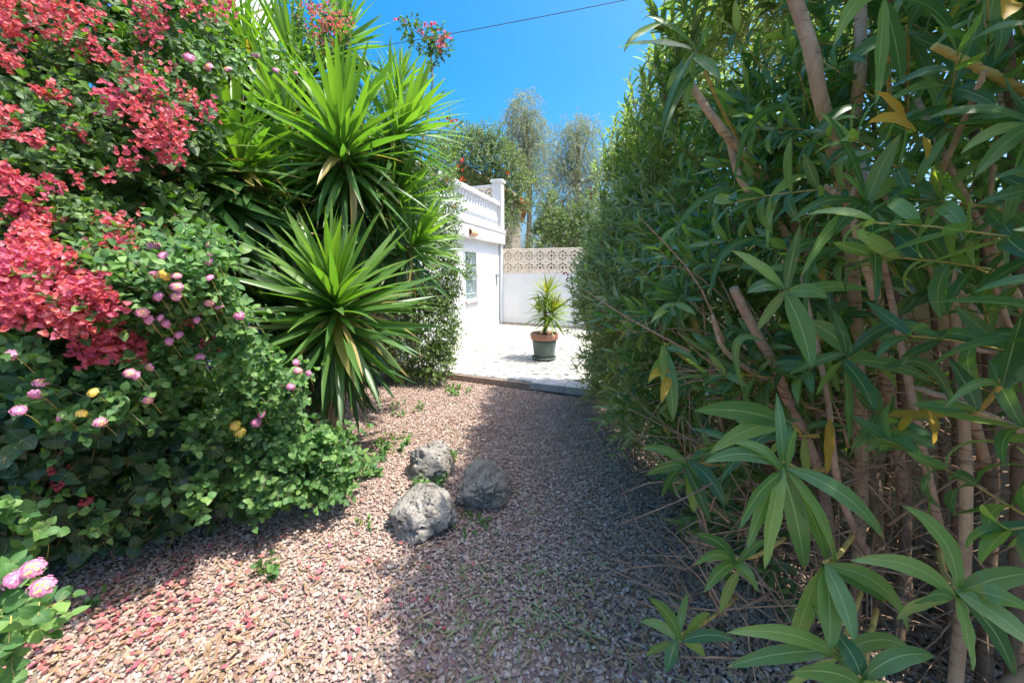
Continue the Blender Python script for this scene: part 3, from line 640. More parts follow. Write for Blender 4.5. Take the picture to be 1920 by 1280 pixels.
stem(o1, [(1335, 590, 1.15), (1355, 650, 1.17), (1400, 690, 1.2), (1465, 722, 1.28)], .006, .009, 'bark')
stem(o1, [(1640, 560, .92), (1625, 500, .9), (1605, 430, .88), (1590, 385, .88)], .010, .008, 'bark')
stem(o1, [(1590, 387, .88), (1605, 350, .86), (1612, 320, .85)], .007, .005, 'bark')
stem(o1, [(1590, 387, .88), (1570, 365, .88), (1548, 350, .88)], .007, .006, 'bark')
stem(o1, [(1750, 86, .72), (1800, 110, .72), (1860, 140, .72), (1960, 190, .74)], .0065, .008, 'bark_yellow', name='cut_branch')
stem(o1, [(1700, 722, .98), (1760, 740, .95), (1830, 770, .92), (1960, 825, .88)], .006, .010, 'bark_pale')
stem(o1, [(1755, 628, 1.1), (1830, 655, 1.1), (1960, 672, 1.1)], .006, .008, 'bark')
for i, (x, y_, tt, r) in enumerate([(1690, 700, 1.45, .026), (1785, 640, 1.5, .02), (1850, 500, 1.3, .028), (1905, 300, 1.15, .03), (1960, 350, 1.2, .025), (1760, 720, 1.7, .022), (1830, 600, 1.8, .022), (1530, 760, 1.6, .016), (1480, 700, 1.8, .016), (1430, 600, 1.9, .014), (1560, 560, 1.75, .018), (1660, 480, 1.7, .016)]):
    g = 640 + 720*(1.5/tt - SP)/CP
    r *= .72
    stem(o1, [(x - 40, y_-420, tt*.95), (x-12, y_-150, tt*.97), (x, y_, tt), (x+8, (y_+g)/2, tt), (x-10, g, tt)], r*.55, r, 'bark_dark')
# dead twigs
tw = MB(); n = 900
px = rng.uniform(1270, 2000, n); py = 560 + 690*rng.rand(n)**.7; tt = rng.uniform(1.15, 2.1, n)
a0 = P(px, py, tt); ln = rng.uniform(.12, .5, n)
dd = nrm(np.stack([rng.normal(-.5, .5, n), rng.normal(0, .5, n), rng.normal(.35, .45, n)], -1)); a0[:, 2] = np.maximum(a0[:, 2], .02)
for i in range(n):
    q = np.array([a0[i], a0[i]+dd[i]*ln[i]*.5+rng.normal(0, .02, 3), a0[i]+dd[i]*ln[i]+rng.normal(0, .03, 3)-(0, 0, .03)]); q[:, 2] = np.maximum(q[:, 2], .01)
    tube(tw, spline(q, 6), np.linspace(rng.uniform(.002, .005), .0012, 6), 5)
for i in range(60):
    x = rng.uniform(1270, 1420); y_ = rng.uniform(740, 880); q = np.array([P(x, y_, 1.75), P(x+70, y_+30, 1.75), P(x+150, y_+75, 1.8)]) + rng.normal(0, .015, (3, 3)); tube(tw, spline(q, 6), .002, 5)
tag(tw.build('dead_twigs', M['twig'], o1), None, None, None, 'stuff')
# hanging leaves placed where the photo shows them
def hero(mb, base, tip, w, t0=.7, t1=None, sag=.25, face=(0, -1, .4), ctrl=None):
    t1 = t1 if t1 is not None else t0*.95
    a, b_ = P(base[0], base[1], t0), P(tip[0], tip[1], t1); L = np.linalg.norm(b_-a); n = 12; u = np.linspace(0, 1, n+1)
    f = nrm(np.array(face, float)); d = nrm(b_-a)
    bow = np.array((0, 0, 1.0)) - d*d[2]; bow = bow*sag*L
    c = a + (b_-a)*u[:, None] + bow*(4*u*(1-u))[:, None]*.5
    if ctrl is not None: m_ = P(ctrl[0], ctrl[1], (t0+t1)/2); c = a*((1-u)**2)[:, None] + m_*(2*u*(1-u))[:, None] + b_*(u*u)[:, None]
    tg = nrm(np.gradient(c, axis=0)); s = nrm(np.cross(tg, f)); nn = np.cross(s, tg); r = rng.rand()*.9; tw_ = rng.uniform(-.35, .35)
    V = []; A = []
    for i in range(n+1):
        ca, sa = math.cos(tw_*u[i]), math.sin(tw_*u[i]); si = s[i]*ca + nn[i]*sa; ni = nn[i]*ca - s[i]*sa
        for k in (-1, 0, 1): V.append(c[i] + si*k*lance(u[i])*w/2 + ni*abs(k)*w*.09 + ni*.04*w*math.sin(u[i]*17+k)*abs(k)); A.append((u[i], k, r))
    Q = []
    for i in range(n):
        for k in (0, 1): a_ = i*3+k; Q.append((a_, a_+1, a_+4, a_+3))
    mb.add(V, Q, None, A)
hl = MB(); hs = MB()
shoots = [((1468, 878), .70, [(1318, 868, .027), (1385, 990, .028), (1432, 1065, .032), (1508, 1068, .036), (1548, 1050, .034), (1655, 1008, .03), (1610, 960, .024), (1565, 1065, .024), (1490, 800, .018), (1455, 735, .02), (1370, 830, .02), (1400, 1030, .024)]),
 ((1790, 1112), .60, [(1690, 948, .03), (1592, 1050, .026), (1945, 1075, .034), (1940, 1150, .03), (1715, 1130, .02), (1822, 1255, .024), (1900, 1265, .03), (1680, 1160, .02), (1960, 1230, .03)]),
 ((1568, 1225), .66, [(1362, 1185, .026), (1362, 1250, .027), (1700, 1212, .027), (1440, 1320, .024), (1640, 1300, .026), (1520, 1130, .02)]),
 ((1545, 1065), .66, [(1505, 1150, .03), (1555, 1215, .04), (1480, 1240, .03), (1600, 1200, .03), (1660, 1130, .024), (1700, 1180, .03)]),
 ((1585, 668), .85, [(1480, 702, .02), (1722, 605, .026), (1590, 830, .03), (1560, 580, .022), (1640, 770, .03), (1510, 600, .04), (1745, 715, .03), (1680, 730, .028), (1530, 740, .02), (1690, 640, .02)]),
 ((1475, 545), .80, [(1400, 550, .03), (1370, 470, .024), (1550, 560, .03), (1520, 690, .045), (1420, 620, .02), (1630, 545, .025), (1500, 420, .02)]),
 ((1625, 380), .80, [(1545, 210, .02), (1575, 330, .024), (1480, 420, .02), (1780, 500, .028), (1720, 320, .03), (1640, 570, .03), (1500, 520, .024), (1790, 560, .024), (1690, 250, .03), (1560, 440, .03)]),
 ((1245, 655), 1.25, [(1262, 790, .045), (1215, 720, .03), (1240, 715, .03), (1310, 690, .03)]),
 ((1940, 235), .62, [(1735, 225, .022), (1825, 335, .024), (1870, 480, .03), (1800, 290, .02), (1900, 330, .02)]),
 ((1475, 800), .95, [(1300, 770, .05), (1330, 850, .04), (1430, 790, .03), (1470, 880, .04), (1350, 905, .03)]),
 ((1290, 870), 1.2, [(1200, 840, .03), (1210, 890, .035), (1300, 960, .045), (1360, 950, .04), (1240, 930, .03), (1330, 980, .035), (1350, 850, .03)]),
 ((1275, 1200), 1.0, [(1215, 1120, .03), (1200, 1165, .025), (1330, 1150, .03), (1320, 1230, .03), (1250, 1260, .03), (1380, 1200, .03), (1290, 1110, .02), (1210, 1230, .02)]),
 ((1380, 1060), .85, [(1300, 1000, .025), (1320, 1110, .024), (1350, 1150, .02), (1440, 1010, .02), (1300, 1060, .02), (1420, 1110, .024)]),
 ((1610, 1280), .62, [(1480, 1260, .03), (1560, 1180, .03), (1750, 1230, .03), (1700, 1290, .03)]),
 ((1300, 100), 1.1, [(1160, 90, .03), (1210, 30, .025), (1250, 170, .03), (1330, 50, .03), (1350, 150, .03), (1285, 210, .03), (1240, 250, .022)]),
 ((1880, 720), .6, [(1925, 560, .05), (1985, 660, .05), (1770, 765, .013)]),
 ((1660, 0), .8, [(1810, -60, .03), (1560, 90, .03), (1690, 160, .034), (1640, 200, .03), (1800, 100, .03)]),
 ((1700, 60), 1.0, [(1820, 160, .04), (1770, 240, .04), (1650, 170, .04), (1580, 130, .04), (1740, 0, .03)])]
for (bx, by), t0, tips in shoots:
    for tx, ty, w in tips:
        nf = nrm(np.array((rng.normal(-.1, .3), -1, rng.uniform(.1, .9)))); hero(hl, (bx+rng.uniform(-8, 8), by+rng.uniform(-8, 8)), (tx, ty), w*1.0, t0, t0*rng.uniform(.9, 1.08), rng.uniform(.1, .4), nf)
    a = P(bx, by-12, t0); q = np.array([a, a + np.array((.05, .04, -.03)), a + np.array((.16, .14, -.10)), a + np.array((.34, .3, -.18))]); tube(hs, spline(q, 10), np.linspace(.003, .006, 10), 7)
for b_, k_, tip, w, t0 in (((1565, 455), (1440, 430), (1492, 600), .024, .85), ((1600, 460), (1820, 330), (1772, 560), .024, .85), ((1610, 495), (1800, 420), (1765, 600), .022, .85), ((1585, 470), (1480, 440), (1520, 660), .018, .9),
    ((1640, 440), (1700, 380), (1790, 470), .02, .9), ((1430, 640), (1350, 600), (1395, 740), .02, 1.0), ((1520, 330), (1430, 330), (1440, 470), .022, 1.0), ((1620, 200), (1540, 190), (1500, 330), .022, .95), ((1720, 130), (1790, 180), (1750, 330), .024, .9),
    ((1480, 200), (1390, 190), (1375, 350), .022, 1.1), ((1340, 120), (1270, 130), (1240, 270), .024, 1.15), ((1840, 380), (1900, 400), (1880, 560), .024, .8), ((1660, 690), (1760, 640), (1790, 780), .024, .85), ((1450, 450), (1340, 430), (1330, 560), .022, 1.1), ((1380, 350), (1290, 360), (1250, 470), .022, 1.3), ((1700, 830), (1760, 860), (1735, 990), .026, .9), ((1250, 40), (1180, 60), (1170, 100), .022, 1.3)):
    hero(hl, b_, tip, w, t0, t0*rng.uniform(.94, 1.04), 0, nrm(np.array((rng.normal(0, .5), -1, rng.uniform(-.2, .6)))), k_)
hl.build('foliage', M['ole'], o1); hs.build('twigs', M['bark_yellow'], o1)
for b_, tip, w, t0 in (((1555, 785), (1548, 890), .027, .95), ((1745, 762), (1748, 832), .028, .8), ((1700, 245), (1640, 175), .024, .72), ((1715, 248), (1625, 232), .022, .72), ((1733, 258), (1735, 300), .02, .72), ((1262, 690), (1215, 715), .03, 1.25), ((1258, 695), (1240, 755), .03, 1.25), ((1905, 5), (1880, 40), .03, .6)): yl = MB(); hero(yl, b_, tip, w, t0); yl.build('yellow_leaf', M['yellowleaf'], o1)

# --------------------------------------------------------------- left bed
ANCH = np.array([(-200, 0, 1.5), (0, 0, 1.5), (300, 0, 1.7), (480, 50, 2.3), (0, 300, 1.3), (250, 250, 1.5), (0, 560, 1.2), (150, 560, 1.2), (350, 520, 1.4), (450, 600, 1.6), (550, 700, 1.9), (200, 750, 1.4), (0, 800, 1.3), (300, 850, 1.7),
    (500, 850, 2.0), (620, 880, 2.3), (720, 860, 2.75), (0, 950, 1.45), (300, 950, 1.85), (150, 1000, 1.7), (450, 930, 2.1), (400, 350, 1.9), (-300, 600, 1.2), (-300, 950, 1.3), (600, 40, 3.2), (-200, 1100, 1.2)])
def td(px, py):
    px, py = np.asarray(px, float), np.asarray(py, float); w = 1/((px[..., None]-ANCH[:, 0])**2 + (py[..., None]-ANCH[:, 1])**2 + 900)**1.5
    return (w*ANCH[:, 2]).sum(-1)/w.sum(-1)
def region(blobs, back=.0, spread=.08):
    """twig starts inside image blobs, at the bed's own depth plus a spread"""
    P_, D_ = [], []
    for (x, y, rx, ry, n) in blobs:
        a = rng.uniform(0, 6.28, n); r = np.sqrt(rng.rand(n)); px = x + rx*r*np.cos(a); py = y + ry*r*np.sin(a)
        t = td(px, py) + back + np.abs(rng.normal(0, spread, n)); p = P(px, py, t); p[:, 2] = np.maximum(p[:, 2], .03); P_.append(p)
    return np.concatenate(P_)
def ddir(n, out=(.55, -.65, .45), s=.45): return nrm(np.array(out) + rng.normal(0, s, (n, 3)))

# bougainvillea
bt = thing('bougainvillea', (-2.4, 2.2, 0), 'large bougainvillea covered in coral red and pink bracts on the left', 'bougainvillea')
for k in range(12):
    e = P(rng.uniform(-150, 420), rng.uniform(0, 650), rng.uniform(1.7, 2.2)); b0 = np.array((-2.6+rng.uniform(-.3, .3), 2.4+rng.uniform(-.3, .3), 0))
    s = MB(); tube(s, spline([b0, b0*.6+e*.4+np.array((0, 0, .5)), e], 14), np.linspace(.025, .003, 14), 8); s.build('stem', M['greystem'], bt)
lf, st = MB(), MB()
c = region([(80, 110, 160, 110, 34), (250, 90, 130, 90, 34), (120, 300, 90, 60, 80), (60, 230, 110, 70, 20), (200, 160, 120, 80, 26), (120, 430, 110, 60, 50), (300, 180, 70, 60, 24), (150, 390, 60, 40, 60), (120, 560, 130, 60, 50), (340, 60, 90, 60, 40), (-120, 400, 120, 400, 160), (200, 480, 60, 40, 60), (400, 130, 40, 40, 20), (600, 60, 60, 60, 60)], .05, .1)
n = len(c); twigs(lf, st, c, ddir(n), rng.uniform(.08, .16, n), 8, .042, .026, OVATE, (30, 80), .2, .0015, 2)
# deep shaded inside of the mass
n = 8200; px = rng.uniform(-420, 520, n); py = rng.uniform(-420, 960, n); ok = ~((px > 400) & (py < 700)); px, py = px[ok], py[ok]; n = len(px)
c = P(px, py, td(px, py) + rng.uniform(.22, 1.3, n)); c = c[c[:, 2] > .05]; n = len(c)
twigs(lf, st, c, ddir(n), .16, 6, .075, .05, OVATE[:2], (30, 80), .2, .003, 2)
lf.build('foliage', M['boug'], bt); st.build('twigs', M['greystem'], bt)
CL = [(90,15,60),(20,65,25),(10,230,35),(140,20,22),(180,35,22),(285,15,35),(280,60,30),(180,95,30),(222,105,12),(310,130,12),(240,130,12),(265,155,35),(290,175,30),(350,175,20),(250,205,22),(320,215,25),(300,240,40),(310,270,40),(340,235,20),(150,250,16),(65,260,20),(215,185,35),(245,300,22),(110,180,22),(385,205,25),(20,340,30),(45,365,35),(100,345,18),(145,340,15),(40,400,30),(90,415,22),(220,430,36),(60,450,35),(70,475,40),(110,500,40),(40,510,50),(165,545,40),(90,560,60),(20,570,50),(145,590,45),(200,575,30),(180,465,20),(222,465,25),(195,640,42),(232,650,36),(170,660,28),(250,640,20),(350,600,18),(372,590,22),(395,650,18),(600,30,40),(622,62,32),(642,42,25),(592,72,25),(575,10,20),(400,20,26),(90,870,22),(115,895,22),(165,935,9),(10,110,25),(5,20,40),(-60,200,50),(-70,520,60),(-60,380,50),(-80,60,60),(30,120,16),(360,20,20),(430,15,18),(270,110,14),(200,330,14),(70,170,14),(400,590,12),(390,560,14)]
for (x, y, r) in CL:
    t0 = float(td(x, y)) - .02; r_ = r*t0/FPX; n = max(9, int((150 if (y > 430 and y < 700) else 95)*(r/40)**2)); mb = MB()
    c = P(x, y, t0 + .03) + np.clip(rng.normal(0, .56, (n, 3)), -.95, .95)*np.array((r_, r_*.8, r_))*.9
    cm_ = rng.uniform(.12, .88)
    for k in range(3):
        ax = ddir(n, (.45, -.75, .45), .5); e = nrm(np.cross(ax, rdir(n))); a = k*2.094
        if k == 0: AX, E = ax, e
        F = np.cross(AX, E); d = AX*.55 + math.cos(a)*E + math.sin(a)*F
        sz = rng.uniform(.010, .0205, n); scatter_v(mb, BRACT, c, d, AX, sz, sz*.9, np.clip(rng.normal(cm_, .26, n), 0, 1))
    mb.build('bract_cluster', M['bract'], bt)

mb = MB(); n = 520; px = rng.uniform(-200, 330, n); py = rng.uniform(-150, 960, n); c = P(px, py, td(px, py) + rng.uniform(.25, .7, n)); c = c[(c[:, 2] > .1)]; c = np.repeat(c, 3, 0) + rng.normal(0, .02, (len(c)*3, 3)); n = len(c)
scatter_v(mb, BRACT, c, rdir(n), rdir(n), .028, .024, rng.uniform(.3, 1, n)); tag(mb.build('inner_bracts', M['bract'], bt), kind='stuff')
# lantana
lt = thing('lantana', (-1.7, 2.1, 0), 'sprawling lantana with pink and yellow flower heads at the foot of the bougainvillea', 'lantana')
lf, st = MB(), MB()
c = region([(340, 520, 90, 70, 150), (300, 600, 90, 70, 90), (380, 640, 80, 60, 60), (450, 690, 70, 50, 70), (500, 760, 70, 50, 70), (140, 770, 110, 40, 60), (270, 740, 90, 50, 60), (430, 820, 90, 50, 80), (380, 500, 60, 50, 60), (240, 520, 50, 40, 30), (440, 600, 30, 60, 20), (60, 690, 60, 50, 20), (545, 705, 35, 30, 14), (400, 120, 60, 40, 24), (520, 115, 60, 40, 14), (460, 780, 60, 50, 50), (560, 830, 60, 40, 50)], -.02, .08)
n = len(c); twigs(lf, st, c, ddir(n), rng.uniform(.08, .18, n), 6, .043, .027, OVATE, (35, 85), .1, .0016, 2)
c = region([(540, 885, 110, 48, 170), (450, 890, 90, 50, 90), (625, 910, 42, 30, 36), (600, 840, 70, 30, 60), (665, 865, 40, 26, 22), (500, 935, 80, 26, 40), (340, 920, 80, 40, 30)], -.02, .13)
n = len(c); twigs(lf, st, c, ddir(n, (.3, -.6, .6)), rng.uniform(.08, .22, n), 6, .054, .034, OVATE, (35, 85), .1, .0018, 2)
c = region([(20, 960, 60, 45, 12), (60, 1000, 50, 35, 8), (230, 975, 50, 25, 7), (330, 955, 50, 25, 8)], -.12, .1); n = len(c)
twigs(lf, st, c, ddir(n), .14, 6, .05, .035, OVATE, (35, 85), .1, .0018, 2)
lf.build('foliage', M['lant'], lt); st.build('twigs', M['greystem'], lt)
def head_mesh(r, yellow, seed):
    mb = MB(); q = np.random.RandomState(seed); n = 26
    for k in range(n):
        u = (k+.5)/n; th = 1.25*math.sqrt(u); ph = k*2.39996; d = np.array((math.sin(th)*math.cos(ph), math.sin(th)*math.sin(ph), math.cos(th)))
        c = d*r*np.array((1, 1, .6))*q.uniform(.88, 1.1); e = nrm(np.cross(d, (.2, .3, .93) if abs(d[2]) < .9 else (1, 0, 0))); f = np.cross(d, e); m = 10; a = np.arange(m)*2*math.pi/m + q.rand()*3
        rr = r*.27*np.where(np.arange(m) % 2, .62, 1.15)*(.75 if u < .25 else 1)
        V = np.concatenate([[c + d*r*.04], c + rr[:, None]*(np.cos(a)[:, None]*e + np.sin(a)[:, None]*f) + d*r*.09*q.uniform(-.2, 1)])
        T = [(0, 1+j, 1+(j+1) % m) for j in range(m)]; A = np.zeros((m+1, 3)); A[:, 0] = u; A[0, 1] = 1; A[:, 2] = q.rand(); mb.add(V, None, T, A)
    lathe(mb, [(0, -.45*r), (.35*r, -.2*r), (.55*r, .1*r), (.8*r, .15*r), (.75*r, .45*r), (0, .62*r)], 10, (0, 0, 0), (.9, 0, .2))
    return mb
def lant_mat(name, stops):
    m, n, b, o = new_mat(name); at = N(n, 'ShaderNodeAttribute', attribute_name='lf'); sp = N(n, 'ShaderNodeSeparateXYZ'); n.links.new(at.outputs['Vector'], sp.inputs[0])
    c = ramp(n, sp.outputs[0], stops); c = mixc(n, math_(n, 'MULTIPLY', math_(n, 'GREATER_THAN', sp.outputs[1], .75), .6), c, (.85, .45, .12)); n.links.new(c, b.inputs['Base Color']); b.inputs['Roughness'].default_value = .6
    b.inputs['Subsurface Weight'].default_value = 0; return m
LM = [lant_mat('lantana_pink_yellow', [(.0, (.85, .52, .06)), (.25, (.85, .55, .20)), (.36, (.70, .26, .38)), (1, (.66, .20, .38))]),
      lant_mat('lantana_pink', [(.0, (.80, .42, .36)), (.2, (.70, .26, .38)), (1, (.62, .18, .36))]),
      lant_mat('lantana_yellow', [(.0, (.85, .60, .06)), (.6, (.85, .62, .08)), (1, (.85, .55, .2))])]
HM = [head_mesh(1.0, 0, i).mesh('flower_head', LM[i]) for i in range(3)]
LH = [(289,461,1),(307,481,1),(395,459,0),(395,492,1),(401,480,1),(292,515,0),(331,518,0),(311,515,2),(394,522,1),(332,538,0),(331,556,0),(298,556,1),(392,569,0),(411,576,1),(268,587,0),(302,596,1),(312,607,1),(336,628,1),(449,592,1),(375,671,1),(244,700,0),(257,705,1),(282,688,0),(77,718,0),(68,738,1),(176,736,2),(278,750,0),(154,775,2),(188,792,0),(115,781,1),(36,770,1),(22,666,1),(555,680,1),(559,695,0),(579,700,1),(546,725,1),(442,797,2),(451,810,2),(481,792,1),(492,777,1),(355,110,1),(393,128,0),(428,133,0),(480,107,1),(517,133,1),(555,138,0),(280,600,1),(370,600,1),(318,640,1)]
for (x, y, k) in LH:
    t0 = float(td(x, y)) - .11; r = rng.uniform(.0135, .0195)*(.75 if x > 540 else 1)*(1.35 if t0 > 1.75 else 1)
    o = link('flower_head', HM[k], lt); o.parent = lt; o.matrix_parent_inverse = Matrix.Translation(-Vector(lt.location)); o.location = P(x, y, t0); o.scale = (r, r, r)
    d = Vector((.35, -.75, .55)) + Vector(rng.normal(0, .35, 3)); o.rotation_euler = d.to_track_quat('Z', 'Y').to_euler()
    s = MB(); a = P(x, y, t0); tube(s, spline([a - np.array(d)*.005, a + np.array((-.012, .035, -.035)), a + np.array((-.018, .06, -.075))], 6), .0011, 5); s.build('flower_stalk', M['bark_yellow'], lt)

# small lantana plant reaching in at the lower left corner
l2 = thing('lantana', tuple(P(-60, 1270, 1.25)*np.array((1, 1, 0))), 'lantana sprig with three large pink heads at the lower left corner', 'lantana')
lf, st = MB(), MB(); n = 46; a = rng.uniform(0, 6.28, n); r = np.sqrt(rng.rand(n)); c = P(10 + 95*r*np.cos(a), 1150 + 75*r*np.sin(a), .80 + rng.uniform(0, .2, n))
twigs(lf, st, c, ddir(n), .08, 6, .042, .028, OVATE, (35, 85), .1, .0016, 2)
for q in ((-120, 1270), (-60, 1200)):
    tube(st, spline([P(q[0], q[1]+120, 1.3), P(q[0]+30, q[1], 1.0), P(30, 1120, .85)], 10), .003, 6)
lf.build('foliage', M['lant'], l2); st.build('twigs', M['bark_yellow'], l2)
for (x, y, k, r) in ((62, 1066, 0, .018), (28, 1086, 1, .0165), (80, 1100, 0, .0185)):
    o = link('flower_head', HM[k], l2, P(x, y, .72)); o.scale = (r, r, r); o.rotation_euler = Vector((.4, -.6, .8)).to_track_quat('Z', 'Y').to_euler()

# dark heart-leaved vine at ground level
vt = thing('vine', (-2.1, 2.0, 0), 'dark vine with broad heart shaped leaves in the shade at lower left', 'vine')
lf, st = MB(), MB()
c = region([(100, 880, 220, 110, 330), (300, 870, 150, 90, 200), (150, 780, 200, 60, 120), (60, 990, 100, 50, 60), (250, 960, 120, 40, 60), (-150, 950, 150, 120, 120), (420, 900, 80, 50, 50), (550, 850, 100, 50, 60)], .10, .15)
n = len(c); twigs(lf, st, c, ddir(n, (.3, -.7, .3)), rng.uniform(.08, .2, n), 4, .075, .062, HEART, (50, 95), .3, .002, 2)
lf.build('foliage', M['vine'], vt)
for i in range(40):
    x = rng.uniform(-50, 620); yb = 1120 - .28*x; g = G(x, yb-rng.uniform(0, 40)); a = P(x-rng.uniform(-60, 90), yb-rng.uniform(80, 190), float(td(x, 950))+.1)
    tube(st, spline([g, (g+a)/2+rng.normal(0, .06, 3), a], 8), np.linspace(.0022, .0012, 8), 5)
st.build('twigs', M['bark_yellow'], vt)

# low weeds
def weed(px, py, n, L, r, label):
    g = G(px, py); g[2] = 0; t = thing('weed', tuple(g), label, 'weed', 'weeds in the gravel'); lf = MB(); st = MB()
    a = rng.uniform(0, 6.28, n); rr = r*np.sqrt(rng.rand(n)); c = g + np.stack([rr*np.cos(a), rr*np.sin(a), np.full(n, .005)], -1)
    d = np.stack([np.cos(a)*.6, np.sin(a)*.6, np.ones(n)], -1); twigs(lf, st, c, d, L*1.6, 6, L, L*.6, OVATE, (30, 70), .1, .0015, 2); lf.build('leaves', M['lant'], t); st.build('stalks', M['bark_yellow'], t)
weed(508, 1078, 5, .05, .03, 'small bright green weed alone in the sunlit gravel')
weed(182, 1132, 3, .035, .02, 'tiny weed at the edge of the shade at lower left')
weed(810, 905, 16, .045, .10, 'leafy weed growing between the three boulders')
weed(840, 870, 10, .045, .06, 'leafy weed to the right of the farthest boulder')
weed(690, 985, 4, .03, .04, 'thin straggling weed left of the nearest boulder')
weed(880, 985, 20, .022, .12, 'fine yellowish weed at the foot of the nearest boulder')
weed(740, 835, 18, .045, .14, 'weed patch under the lowest yucca')
weed(860, 735, 16, .045, .14, 'weed against the brown kerb of the patio')
weed(700, 880, 18, .05, .14, 'leafy weed at the corner of the left bed')
weed(760, 770, 16, .04, .18, 'scrappy weed behind the lowest yucca')

# shrub climbing between the yuccas and the house
def leafcloud(name, base, blobs, nl, L, W, mat, label, cat, tp=OVATE_S, stems=6, tr=.03, d0=(.3, -.6, .4), nlf=8, Ls=.14, stemmat='greystem', grav=.1, tw=None):
    t = thing(name, base, label, cat); lf, st = MB(), MB(); tot = sum(b_[3][0]*b_[3][1] for b_ in blobs)
    for b_ in blobs:
        px, py, tt, (rx, ry), dp = b_[:5]; n = int(nl*rx*ry/tot); c0 = P(px, py, tt); r = np.array((rx*tt/FPX, dp, ry*tt/FPX)); c, o = blob_pts(c0, r, n); c[:, 2] = np.maximum(c[:, 2], .05)
        twigs(lf, st, c, o*.9 + np.array(d0)*.5 + rng.normal(0, .3, (n, 3)), Ls, nlf, L, W, tp, (30, 80), grav, .0022 if Ls < .3 else .006, 2)
    lf.build('foliage', M[mat], t); st.build('twigs', M[stemmat], t); b0 = np.array(base)
    for k in range(stems):
        b_ = blobs[k % len(blobs)]; e = P(b_[0], b_[1], b_[2]); s = MB()
        tube(s, spline([b0 + rng.normal(0, .1, 3)*(1, 1, 0), b0*.5 + e*.5 + rng.normal(0, .08, 3), e], 12), np.linspace(tr, tr*.4, 12), 8); s.build('trunk' if tr > .05 else 'stem', M[stemmat], t)
    return t
sh = leafcloud('shrub', (-1.5, 5.75, .1), [(780, 480, 5.0, (75, 120), .35), (820, 400, 5.0, (38, 90), .25), (760, 620, 5.05, (95, 90), .3), (815, 600, 5.0, (42, 80), .22), (800, 310, 5.1, (48, 50), .3), (690, 560, 5.2, (80, 130), .3), (830, 520, 4.95, (25, 60), .2), (815, 680, 5.0, (30, 30), .2), (720, 380, 5.3, (80, 100), .3), (862, 500, 4.9, (16, 22), .1), (845, 255, 5.3, (22, 30), .15), (600, 440, 4.9, (110, 130), .4), (560, 620, 4.6, (90, 110), .3), (470, 450, 4.4, (110, 150), .4), (420, 300, 4.6, (120, 120), .4), (560, 250, 5.0, (120, 110), .4), (690, 330, 5.2, (80, 90), .35)], 13000, .042, .027, 'shrub',
    'small leaved evergreen climber with a few red trumpet flowers against the white house', 'climbing shrub', OVATE_S)
flowers(sh, [(P(843, 225, 5.1), 6), (P(850, 385, 4.9), 5), (P(868, 340, 5.0), 5), (P(864, 305, 5.2), 4), (P(845, 338, 5.0), 4)], M['bract_orange'], .03)
bs = thing('bougainvillea', tuple(P(735, 560, 4.6)*np.array((1, 1, 0))), 'tall bougainvillea shoot with pink bracts standing alone against the blue sky', 'bougainvillea')
s = MB(); tube(s, spline([P(735, 690, 4.9), P(760, 450, 4.8), P(805, 200, 4.6), P(810, 130, 4.5), P(800, 80, 4.5), P(760, 45, 4.5)], 20), np.linspace(.02, .004, 20), 7); tube(s, spline([P(806, 150, 4.5), P(822, 100, 4.5), P(835, 65, 4.5)], 8), .004, 6); s.build('stem', M['greystem'], bs)
lf, st = MB(), MB()
for (x, y, rx, ry, n) in ((768, 52, 20, 16, 26), (790, 75, 16, 16, 16), (812, 92, 18, 16, 22), (825, 85, 16, 22, 22), (822, 62, 14, 8, 14), (808, 115, 10, 8, 8)):
    c, o = blob_pts(P(x, y, 4.5), np.array((rx, 14, ry))*4.5/FPX, n, .0); twigs(lf, st, c, o + np.array((0, 0, .3)), .07, 8, .038, .024, OVATE, (30, 80), .1, .0015, 2)
lf.build('foliage', M['boug'], bs); st.build('twigs', M['greystem'], bs)
for (x, y, k) in ((752, 37, 5), (795, 55, 8), (816, 50, 8), (838, 70, 9), (822, 85, 12), (830, 80, 8)): flowers(bs, [(P(x, y, 4.45), k)], M['bract'], .03, 3, 'bract_cluster')
flowers(bt, [], M['bract'])

